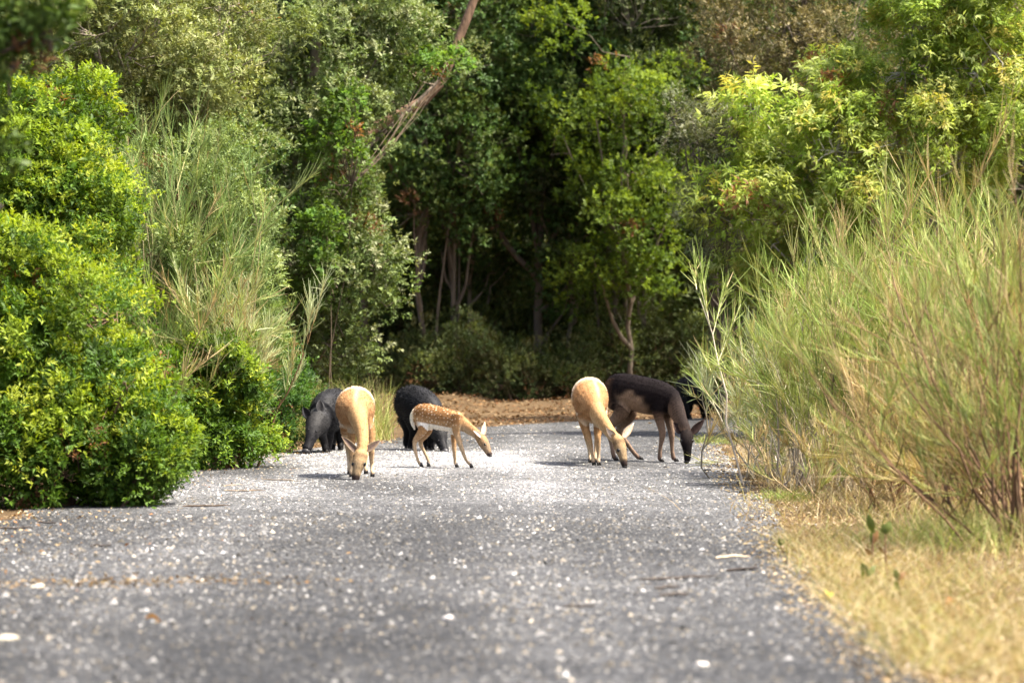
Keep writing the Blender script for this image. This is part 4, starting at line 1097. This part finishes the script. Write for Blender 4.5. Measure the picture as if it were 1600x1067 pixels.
def col_fawn(V, Nn, kn, t, h, lx, side, rng):
    c = lerp((.38, .23, .11), (.265, .135, .055), sm(h, -.35, .15))
    line = .10 - .55 * np.clip(lx - .25, 0, 1) * .5
    white = sm(-(h), .48, .62) * sm(lx, .10, .22) * (1 - sm(lx, .80, .93))
    c = lerp(c, (.80, .75, .66), white)
    c = lerp((.70, .58, .42), c, np.maximum(sm(lx, .0, .07), sm(h, .5, .9)))
    nk = kn == 'neck'; c[nk] = lerp((.46, .34, .21), (.37, .215, .10), sm(h, -.5, .3))[nk]
    hd = kn == 'head'; ch = lerp((.33, .21, .11), (.27, .19, .12), sm(t, .3, .7)); c[hd] = lerp(ch, (.07, .05, .045), sm(t, .86, .96))[hd]
    lg = kn == 'leg'; cl = lerp((.38, .21, .095), (.50, .36, .22), sm(t, .2, .5)); cl = lerp(cl, (.55, .42, .30), sm(t, .8, 1))
    c[lg] = lerp(c, cl, sm(t, .05, .35))[lg]
    cand = np.where(((kn == 'torso') & (h > -.42) & (h < .96)) | ((kn == 'leg') & (t < .16) & (h > -.3)))[0]
    pts = []
    for i in rng.permutation(cand):
        p = V[i]
        if all(((p - q) ** 2).sum() > .031 ** 2 for q in pts): pts.append(p)
        if len(pts) > 230: break
    pts = np.array(pts); rad = rng.uniform(.004, .0078, len(pts))
    keep = rng.random(len(pts)) < .8
    for p, q in zip(pts[keep], rad[keep]):
        dd = np.linalg.norm(V - p, axis=1); w = np.clip(1.6 - dd / q, 0, 1)[:, None]
        c = lerp(c, (.78, .64, .46), w * .8)
    return c
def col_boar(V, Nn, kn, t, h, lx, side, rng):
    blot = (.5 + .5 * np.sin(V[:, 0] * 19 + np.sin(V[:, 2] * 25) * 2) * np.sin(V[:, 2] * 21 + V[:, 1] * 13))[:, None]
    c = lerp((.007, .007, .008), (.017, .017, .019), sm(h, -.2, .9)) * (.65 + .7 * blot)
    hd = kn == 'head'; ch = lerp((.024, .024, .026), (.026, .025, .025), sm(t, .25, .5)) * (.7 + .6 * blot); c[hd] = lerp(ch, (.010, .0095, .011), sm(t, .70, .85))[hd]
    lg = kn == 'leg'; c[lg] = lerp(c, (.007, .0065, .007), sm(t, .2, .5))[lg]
    return c

DEER = 'fallow deer grazing on the road'
animal('fallow_deer', 'tan doe grazing head-down towards the viewer in front of the left boar', 'deer', 39.6, (.0, -1),
    torso=[(557, 634, 1.02, .10, .08), (557, 632, .93, .16, .14), (556, 632, .75, .178, .18), (555, 636, .5, .19, .19), (555, 641, .25, .18, .185), (556, 645, .08, .165, .15), (558, 650, -.04, .11, .10)],
    neck=[(556, 634, .22, .13, .12), (557, 642, .04, .125, .115), (561, 656, -.14, .10, .085), (566, 678, -.28, .078, .062), (567, 694, -.37, .066, .056), (565, 706, -.43, .052, .05)],
    head=[(565, 703, -.41, .05, .05), (563, 713, -.46, .062, .068), (561, 723, -.50, .062, .066), (558, 735, -.53, .048, .046), (556, 745, -.55, .038, .040), (555, 751, -.56, .028, .033)],
    legs=[[(554, 648, .16, .09, .05), (550, 672, .10, .058, .045), (549, 702, .06, .035, .032), (549, 726, .09, .022, .020), (549, 744, .08, .025, .022)],
          [(571, 648, .16, .09, .05), (579, 672, .10, .058, .045), (580, 702, .06, .035, .032), (581, 726, .09, .022, .020), (582, 744, .06, .025, .022)],
          [(541, 640, .85, .15, .08), (540, 664, .70, .095, .06), (543, 690, .95, .042, .036), (545, 716, .93, .024, .021), (546, 740, .88, .024, .022)],
          [(572, 640, .85, .15, .08), (574, 664, .70, .095, .06), (573, 690, .95, .042, .036), (572, 716, .9, .024, .021), (572, 741, .85, .024, .022)]],
    hoofs=[(549, 752), (582, 751), (546, 747), (572, 748)],
    ears=[((556, 706, -.42), (537, 685, -.40), (.2, -1, .5)), ((573, 704, -.42), (591, 690, -.38), (.2, -1, .5))],
    eyes=[(550.5, 725, -.53), (570.5, 725, -.53)], colour=col_tan, group=DEER, ear_w=.075, ear_cols=((.26, .19, .12), (.10, .07, .06)), eye_r=.021, nose_r=.026, seed=3,
    bristle=(9000, .010, None))
animal('fallow_deer', 'tan doe with a sunlit rump grazing beside the dark doe, head turned right', 'deer', 42.9, (.12, -1),
    torso=[(920, 618, .95, .10, .09), (921, 616, .86, .165, .15), (921, 617, .65, .188, .185), (922, 622, .4, .195, .192), (924, 630, .18, .185, .175), (927, 638, .03, .165, .13), (931, 646, -.08, .11, .09)],
    neck=[(925, 628, .20, .13, .12), (929, 638, .0, .125, .105), (937, 652, -.17, .098, .078), (948, 668, -.30, .078, .061), (957, 680, -.38, .064, .054), (963, 686, -.42, .052, .05)],
    head=[(962, 683, -.40, .05, .05), (967, 691, -.46, .062, .064), (970, 702, -.5, .062, .060), (973, 713, -.53, .048, .043), (975, 722, -.55, .037, .037), (976, 728, -.56, .027, .031)],
    legs=[[(911, 648, .10, .10, .06), (914, 667, .08, .056, .045), (920, 684, .05, .035, .032), (925, 707, .08, .021, .020), (927, 724, .08, .024, .021)],
          [(937, 652, .06, .10, .06), (934, 670, .06, .056, .045), (934, 688, .03, .035, .032), (935, 710, .06, .021, .020), (935, 724, .05, .024, .021)],
          [(908, 628, .8, .15, .08), (911, 652, .66, .095, .06), (917, 680, .88, .042, .036), (921, 704, .86, .023, .020), (922, 721, .8, .024, .021)],
          [(938, 628, .8, .15, .08), (939, 652, .66, .095, .06), (934, 680, .88, .042, .036), (931, 704, .86, .023, .020), (931, 721, .8, .024, .021)]],
    hoofs=[(928, 732), (936, 731), (922, 728), (931, 728)], head_side=(.93, -.35, 0),
    ears=[((959, 683, -.43), (949, 671, -.46), (-.2, -1, .3)), ((974, 683, -.42), (988, 664, -.38), (.1, -1, .3))],
    eyes=[(965, 704, -.56), (981, 702, -.49)], colour=col_tan, group=DEER, ear_w=.078, ear_cols=((.42, .30, .18), (.66, .54, .44)), eye_r=.021, nose_r=.026, seed=4,
    bristle=(9000, .010, None))
animal('fallow_deer', 'dark brown doe with a tan flank patch standing sideways, muzzle to the road', 'deer', 44.4, (.82, -.52),
    torso=[(950, 607, .27, .08, .06), (957, 608, .21, .15, .11), (970, 609, .13, .182, .145), (990, 613, .05, .192, .16), (1010, 618, -.02, .198, .165), (1030, 622, -.1, .188, .155), (1044, 627, -.17, .165, .125), (1054, 634, -.22, .11, .08)],
    neck=[(1046, 622, -.18, .13, .10), (1056, 638, -.28, .10, .075), (1063, 655, -.38, .08, .06), (1069, 667, -.46, .065, .055), (1073, 675, -.5, .052, .05)],
    head=[(1071, 671, -.46, .052, .05), (1073, 681, -.52, .062, .070), (1073, 692, -.56, .062, .064), (1074, 704, -.59, .047, .045), (1074, 714, -.61, .038, .039), (1073, 720, -.62, .028, .033)],
    legs=[[(1030, 628, -.20, .12, .06), (1029, 648, -.22, .062, .05), (1035, 676, -.22, .038, .034), (1032, 698, -.2, .023, .021), (1031, 715, -.2, .026, .023)],
          [(1042, 630, -.05, .11, .06), (1044, 650, -.05, .058, .046), (1049, 676, -.07, .037, .034), (1050, 698, -.06, .023, .021), (1052, 714, -.06, .026, .023)],
          [(963, 618, .12, .17, .085), (972, 641, .03, .10, .065), (953, 668, .10, .044, .037), (956, 695, .07, .026, .023), (959, 716, .04, .026, .023)],
          [(972, 622, .35, .15, .08), (983, 646, .32, .092, .06), (968, 671, .35, .044, .037), (983, 697, .33, .026, .023), (996, 713, .32, .025, .023)]],
    hoofs=[(1033, 724), (1056, 722), (962, 726), (1001, 721)], head_side=(.97, .25, 0),
    ears=[((1065, 676, -.48), (1054, 662, -.44), (-.2, -1, .3)), ((1081, 677, -.5), (1098, 658, -.48), (.1, -1, .3))],
    eyes=[(1062, 689, -.58), (1083, 689, -.56)], colour=col_dark, group=DEER, ear_w=.085, ear_cols=((.05, .035, .03), (.035, .022, .02)), eye_r=.021, nose_r=.027, seed=5,
    bristle=(9000, .010, None))
animal('fallow_deer', 'small white-spotted fawn stepping sideways with lowered head', 'deer', 42.2, (.90, -.43),
    torso=[(648, 647, .15, .05, .04), (653, 647, .12, .09, .07), (663, 648, .08, .118, .09), (676, 651, .03, .122, .098), (690, 654, -.02, .118, .098), (703, 657, -.07, .112, .09), (713, 660, -.12, .098, .075), (720, 664, -.15, .06, .05)],
    neck=[(711, 653, -.10, .085, .06), (724, 663, -.16, .066, .052), (735, 671, -.2, .054, .045), (745, 678, -.23, .048, .042), (750, 683, -.25, .042, .041)],
    head=[(747, 680, -.24, .042, .041), (752, 686, -.27, .053, .053), (757, 694, -.29, .051, .05), (761, 702, -.31, .039, .038), (764, 708, -.32, .031, .032), (766, 711, -.33, .024, .026)],
    legs=[[(715, 648, -.18, .065, .035), (713, 662, -.19, .06, .04), (714, 678, -.19, .036, .030), (722, 702, -.2, .022, .021), (728, 718, -.2, .0145, .0135), (733, 729, -.2, .0165, .015)],
          [(712, 655, -.05, .07, .04), (709, 679, -.04, .034, .028), (710, 705, -.06, .021, .020), (711, 720, -.05, .0145, .0135), (711, 730, -.05, .0165, .015)],
          [(658, 652, .05, .095, .055), (661, 671, 0, .055, .04), (648, 690, .04, .025, .022), (651, 712, .03, .0155, .0145), (655, 729, .02, .0165, .015)],
          [(663, 655, .16, .085, .05), (668, 673, .14, .05, .038), (657, 690, .16, .025, .022), (664, 708, .15, .0155, .0145), (669, 719, .14, .0165, .015)]],
    hoofs=[(736, 735), (713, 737), (658, 739), (669, 729, 1)], head_side=(.45, .89, 0),
    ears=[((753, 680, -.27), (757, 662, -.22), (.5, -1, .2)), ((751, 682, -.31), (741, 674, -.38), (.3, -1, .6))],
    eyes=[(758, 694, -.34)], colour=col_fawn, group=DEER, ear_w=.062, ear_cols=((.38, .27, .17), (.62, .52, .44)), eye_r=.013, nose_r=.018, hoof_r=.015, voxel=.0065, smooth_it=3, seed=6,
    tail=([(647, 641, .15), (644, 650, .18), (645, 661, .19), (648, 671, .17)], [.018, .026, .024, .008], (.80, .74, .62)), bristle=(5000, .008, None))
BOAR = 'wild boars rooting along the road edge'
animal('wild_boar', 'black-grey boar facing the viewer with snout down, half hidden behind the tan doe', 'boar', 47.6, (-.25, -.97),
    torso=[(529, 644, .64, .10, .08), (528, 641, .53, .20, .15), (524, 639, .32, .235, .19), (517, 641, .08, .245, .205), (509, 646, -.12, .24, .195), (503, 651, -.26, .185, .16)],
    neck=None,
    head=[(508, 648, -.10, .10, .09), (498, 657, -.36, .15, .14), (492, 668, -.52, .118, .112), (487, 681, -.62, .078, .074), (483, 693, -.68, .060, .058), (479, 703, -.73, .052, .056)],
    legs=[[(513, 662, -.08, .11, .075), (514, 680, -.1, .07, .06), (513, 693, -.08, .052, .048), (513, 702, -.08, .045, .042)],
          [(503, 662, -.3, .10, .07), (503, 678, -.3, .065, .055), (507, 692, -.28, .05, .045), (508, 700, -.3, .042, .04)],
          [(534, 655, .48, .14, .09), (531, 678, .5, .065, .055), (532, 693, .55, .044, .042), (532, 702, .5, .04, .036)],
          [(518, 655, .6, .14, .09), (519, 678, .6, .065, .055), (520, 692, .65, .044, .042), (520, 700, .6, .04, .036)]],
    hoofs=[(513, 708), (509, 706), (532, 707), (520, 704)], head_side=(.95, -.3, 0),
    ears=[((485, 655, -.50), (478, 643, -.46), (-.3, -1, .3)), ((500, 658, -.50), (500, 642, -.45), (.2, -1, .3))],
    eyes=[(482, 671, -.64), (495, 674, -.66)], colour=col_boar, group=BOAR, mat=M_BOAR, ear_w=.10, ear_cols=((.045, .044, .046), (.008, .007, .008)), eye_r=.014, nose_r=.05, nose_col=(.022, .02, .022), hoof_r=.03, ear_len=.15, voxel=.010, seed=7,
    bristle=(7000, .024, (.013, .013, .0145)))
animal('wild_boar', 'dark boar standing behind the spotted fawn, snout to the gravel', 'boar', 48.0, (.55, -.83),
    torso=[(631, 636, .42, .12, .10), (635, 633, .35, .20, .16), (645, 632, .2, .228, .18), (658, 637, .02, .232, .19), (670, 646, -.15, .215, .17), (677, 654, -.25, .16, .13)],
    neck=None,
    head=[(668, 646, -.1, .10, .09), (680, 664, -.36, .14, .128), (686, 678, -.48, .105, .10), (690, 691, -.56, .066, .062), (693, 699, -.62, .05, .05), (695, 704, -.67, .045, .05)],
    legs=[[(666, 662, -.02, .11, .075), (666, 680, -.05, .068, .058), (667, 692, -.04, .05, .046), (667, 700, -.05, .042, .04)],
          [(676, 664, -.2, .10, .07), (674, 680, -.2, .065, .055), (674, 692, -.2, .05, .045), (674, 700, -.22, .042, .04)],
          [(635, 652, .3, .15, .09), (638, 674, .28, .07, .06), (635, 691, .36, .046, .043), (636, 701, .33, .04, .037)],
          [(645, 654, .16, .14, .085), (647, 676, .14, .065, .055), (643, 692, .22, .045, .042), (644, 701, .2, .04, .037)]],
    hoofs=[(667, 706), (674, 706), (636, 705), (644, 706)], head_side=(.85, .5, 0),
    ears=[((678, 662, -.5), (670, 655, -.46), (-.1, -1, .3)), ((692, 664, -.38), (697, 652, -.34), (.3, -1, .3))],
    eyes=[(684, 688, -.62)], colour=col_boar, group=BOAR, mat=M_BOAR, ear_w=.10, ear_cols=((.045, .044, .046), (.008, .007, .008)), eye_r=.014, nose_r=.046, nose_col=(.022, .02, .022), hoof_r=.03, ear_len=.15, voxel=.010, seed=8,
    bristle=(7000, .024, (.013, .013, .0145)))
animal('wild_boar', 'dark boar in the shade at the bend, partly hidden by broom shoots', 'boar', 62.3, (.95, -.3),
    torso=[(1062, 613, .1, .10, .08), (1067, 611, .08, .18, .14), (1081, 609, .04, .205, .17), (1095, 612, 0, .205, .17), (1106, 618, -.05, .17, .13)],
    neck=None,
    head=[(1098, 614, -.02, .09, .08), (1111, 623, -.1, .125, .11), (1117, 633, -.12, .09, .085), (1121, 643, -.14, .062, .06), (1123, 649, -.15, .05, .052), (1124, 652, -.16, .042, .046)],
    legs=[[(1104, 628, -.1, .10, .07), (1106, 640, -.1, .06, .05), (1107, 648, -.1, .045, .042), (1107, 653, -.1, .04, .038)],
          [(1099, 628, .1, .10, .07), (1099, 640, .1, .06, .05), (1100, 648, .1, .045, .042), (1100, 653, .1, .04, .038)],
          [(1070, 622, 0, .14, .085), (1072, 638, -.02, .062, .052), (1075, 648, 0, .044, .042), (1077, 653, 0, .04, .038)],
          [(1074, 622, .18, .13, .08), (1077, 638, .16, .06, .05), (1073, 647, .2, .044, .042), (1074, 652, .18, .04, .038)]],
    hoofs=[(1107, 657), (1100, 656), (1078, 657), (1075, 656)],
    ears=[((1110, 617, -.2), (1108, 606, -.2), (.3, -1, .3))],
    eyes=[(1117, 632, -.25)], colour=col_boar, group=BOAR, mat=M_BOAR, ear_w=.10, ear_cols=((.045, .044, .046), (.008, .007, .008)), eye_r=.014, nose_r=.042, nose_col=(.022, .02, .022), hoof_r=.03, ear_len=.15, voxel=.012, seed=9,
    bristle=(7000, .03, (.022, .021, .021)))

# ------------------------------------------------------------------ sticks, stones and leaves lying on the road
def stick(label, u0, v0, u1, v1, rad, col, seed, name='fallen_stick', lift=0):
    q = np.random.default_rng(seed)
    def gp(u, v):
        d = FPX * CAMH / (v - HORV); p = W(u, v, d); p[2] = float(road_z(p[0], p[1]) if in_road(np.array([p[0]]), np.array([p[1]]))[0] else gh(p[0], p[1])) + rad * .8
        return p
    rad *= .7; a, b = gp(u0, v0), gp(u1, v1)
    P = curve_pts(a, b, 7, q, .012); P[:, 2] = a[2] * .5 + b[2] * .5 + np.abs(q.normal(size=7)) * .004
    g = Geo(); tubes(g, P, rad * np.array([.5, 1, .9, 1.05, .85, .8, .3]), 6, col)
    t2 = P[3] + (P[5] - P[3]) * .7 + np.array([q.normal() * .04, q.normal() * .12, rad * .5])
    tubes(g, np.array([P[3], (P[3] + t2) / 2, t2]), np.array([rad * .6, rad * .45, rad * .2]), 5, col)
    o = g.build(name, M_BARK, None, True, a); o.location = tuple(a)
    return tag(o, label, 'stick', 'fallen sticks on the road')
PALE, DRK = (.42, .34, .25), (.085, .07, .06)
stick('pale peeled stick lying near the right road edge', 1118, 877, 1172, 874, .014, (.60, .48, .34), 1)
stick('long dark stick pointing out from under the low mastic bush', 285, 797, 360, 797, .012, (.13, .09, .06), 2)
stick('thin brown twig beyond the long dark stick', 350, 772, 415, 772, .008, (.28, .2, .13), 3)
stick('thin tan twig on the gravel left of the nearest doe', 410, 754, 470, 757, .008, (.36, .28, .19), 4)
stick('short pale twig below the tan doe muzzle on the gravel', 350, 763, 380, 762, .007, PALE, 5)
stick('curved pale twig at the gravel edge by the small dry tuft', 420, 726, 445, 719, .008, PALE, 6)
stick('black stick in front of the big mastic bush', 0, 829, 52, 829, .014, DRK, 7)
stick('dark twig lying in the litter below the rounded mastic bush', 58, 820, 96, 821, .009, DRK, 8)
stick('dark broken stick on the open gravel far from the bushes', 140, 860, 175, 859, .011, DRK, 9)
stick('charred stick lying across the right half of the near road', 1000, 913, 1120, 907, .013, DRK, 10)
stick('short charred stick below the longer charred one', 1022, 927, 1062, 924, .012, DRK, 11)
stick('stubby charred piece near the two charred sticks', 1030, 938, 1075, 935, .013, DRK, 12)
stick('charred twig lowest of the burnt pieces on the road', 880, 958, 930, 957, .011, DRK, 13)
stick('dark bark-covered stick by the pale peeled stick', 1135, 897, 1185, 893, .016, (.05, .04, .035), 14)
stick('whitish leaning dead stem lying in the broom litter', 1205, 741, 1245, 738, .008, PALE, 15)
def stone(label, u, v, size, col, seed, name='stone', cat='stone', flat=.55, group='stones lying on the road'):
    q = np.random.default_rng(seed); size = size * .75; col = np.asarray(col) * .72
    d = FPX * CAMH / (v - HORV); p = W(u, v, d)
    p[2] = float(road_z(p[0], p[1]) if in_road(np.array([p[0]]), np.array([p[1]]))[0] else gh(p[0], p[1])) - size * .1
    bm = bmesh.new(); bmesh.ops.create_icosphere(bm, subdivisions=2, radius=1)
    for vv in bm.verts:
        k = 1 + .22 * math.sin(vv.co.x * 3.1 + seed) + .18 * math.sin(vv.co.y * 4.3 + seed * 2) + q.normal() * .06
        vv.co = Vector((vv.co.x * size * 1.25 * k, vv.co.y * size * k, max(-.2, vv.co.z) * size * flat * k + size * .15))
    me = bpy.data.meshes.new(name); bm.to_mesh(me); bm.free()
    set_col(me, np.repeat(np.array(col)[None], len(me.vertices), 0))
    o = mesh_obj(name, me, M_STONE); o.location = tuple(p); o.rotation_euler = (0, 0, q.uniform(0, 6))
    return tag(o, label, cat, group)
stone('white flat stone lying alone on the near road', 701, 977, .042, (.8, .74, .68), 1)
stone('white pebble at the near right of the road', 1096, 1047, .038, (.78, .72, .64), 2)
stone('cream stone beside the thin brown straw drift', 60, 925, .05, (.72, .66, .52), 3)
stone('pale upright pebble at the end of the straw drift', 228, 937, .034, (.76, .7, .62), 4, flat=1.0)
stone('pale flat stone just out from the low mastic bush', 294, 813, .04, (.66, .58, .48), 5, flat=.35)
stone('black stone at the gravel edge, closest to the dark doe', 1104, 737, .055, (.035, .033, .035), 6)
stone('flat dark stone beside the black one near the broom', 1128, 738, .05, (.07, .065, .065), 7)
stone('dark wedge stone by the green grass tuft', 1165, 773, .07, (.045, .042, .042), 8, flat=.8)
stone('small dark stone next to the dark wedge stone', 1178, 783, .035, (.06, .055, .05), 9)
stone('white pebble in the straw near the road corner', 1388, 982, .026, (.75, .7, .62), 10)
stone('whitish stone among the straw at the lower road corner', 1424, 1043, .036, (.74, .68, .6), 11)
stone('dull cream stone at the left rim of the near road', 10, 1008, .06, (.6, .54, .4), 12)
stone('pale small stone on the shaded road behind the tan doe', 902, 672, .055, (.55, .5, .4), 13, flat=.5)
stone('small dark pebble at the dark doe hoof', 1040, 733, .03, (.06, .058, .06), 14)
def leaf_thing(label, u, v, size, col, seed):
    q = np.random.default_rng(seed)
    d = FPX * CAMH / (v - HORV); p = W(u, v, d)
    p[2] = float(road_z(p[0], p[1]) if in_road(np.array([p[0]]), np.array([p[1]]))[0] else gh(p[0], p[1])) + .012
    m = 7; t = np.linspace(0, 1, m); w = size * .6 * np.array([.05, .6, .95, 1, .8, .45, .05]) / 2
    a = q.uniform(0, 6.28); dx = np.array([math.cos(a), math.sin(a), .25]); sx = np.array([-math.sin(a), math.cos(a), .35])
    cen = dx * ((t - .5) * size)[:, None] + np.array([0, 0, 1]) * (np.sin(t * 3.1) * size * .25)[:, None]
    V = np.stack([cen - sx * w[:, None], cen - np.array([0, 0, .012]), cen + sx * w[:, None]], 1); V[..., 2] -= V[..., 2].min() - .0
    i = np.arange(m * 3).reshape(m, 3)
    Qd = np.concatenate([np.stack([i[:-1, j], i[:-1, j + 1], i[1:, j + 1], i[1:, j]], -1) for j in range(2)])
    g = Geo(); g.add(V.reshape(-1, 3), Qd, None, col)
    o = g.build('fallen_leaf', M_DRY, None, True); o.location = tuple(p)
    return tag(o, label, 'leaf', 'single fallen leaves')
leaf_thing('orange curled leaf alone on the dark near road', 239, 987, .075, (.5, .26, .06), 1)
leaf_thing('yellow curled leaf where the road meets the straw', 1295, 941, .09, (.48, .36, .05), 2)
leaf_thing('reddish brown leaf lying in the dry verge grass', 1486, 951, .075, (.42, .16, .05), 3)
leaf_thing('yellow-green leaf in the straw beside the white pebble', 1440, 995, .07, (.36, .34, .06), 4)
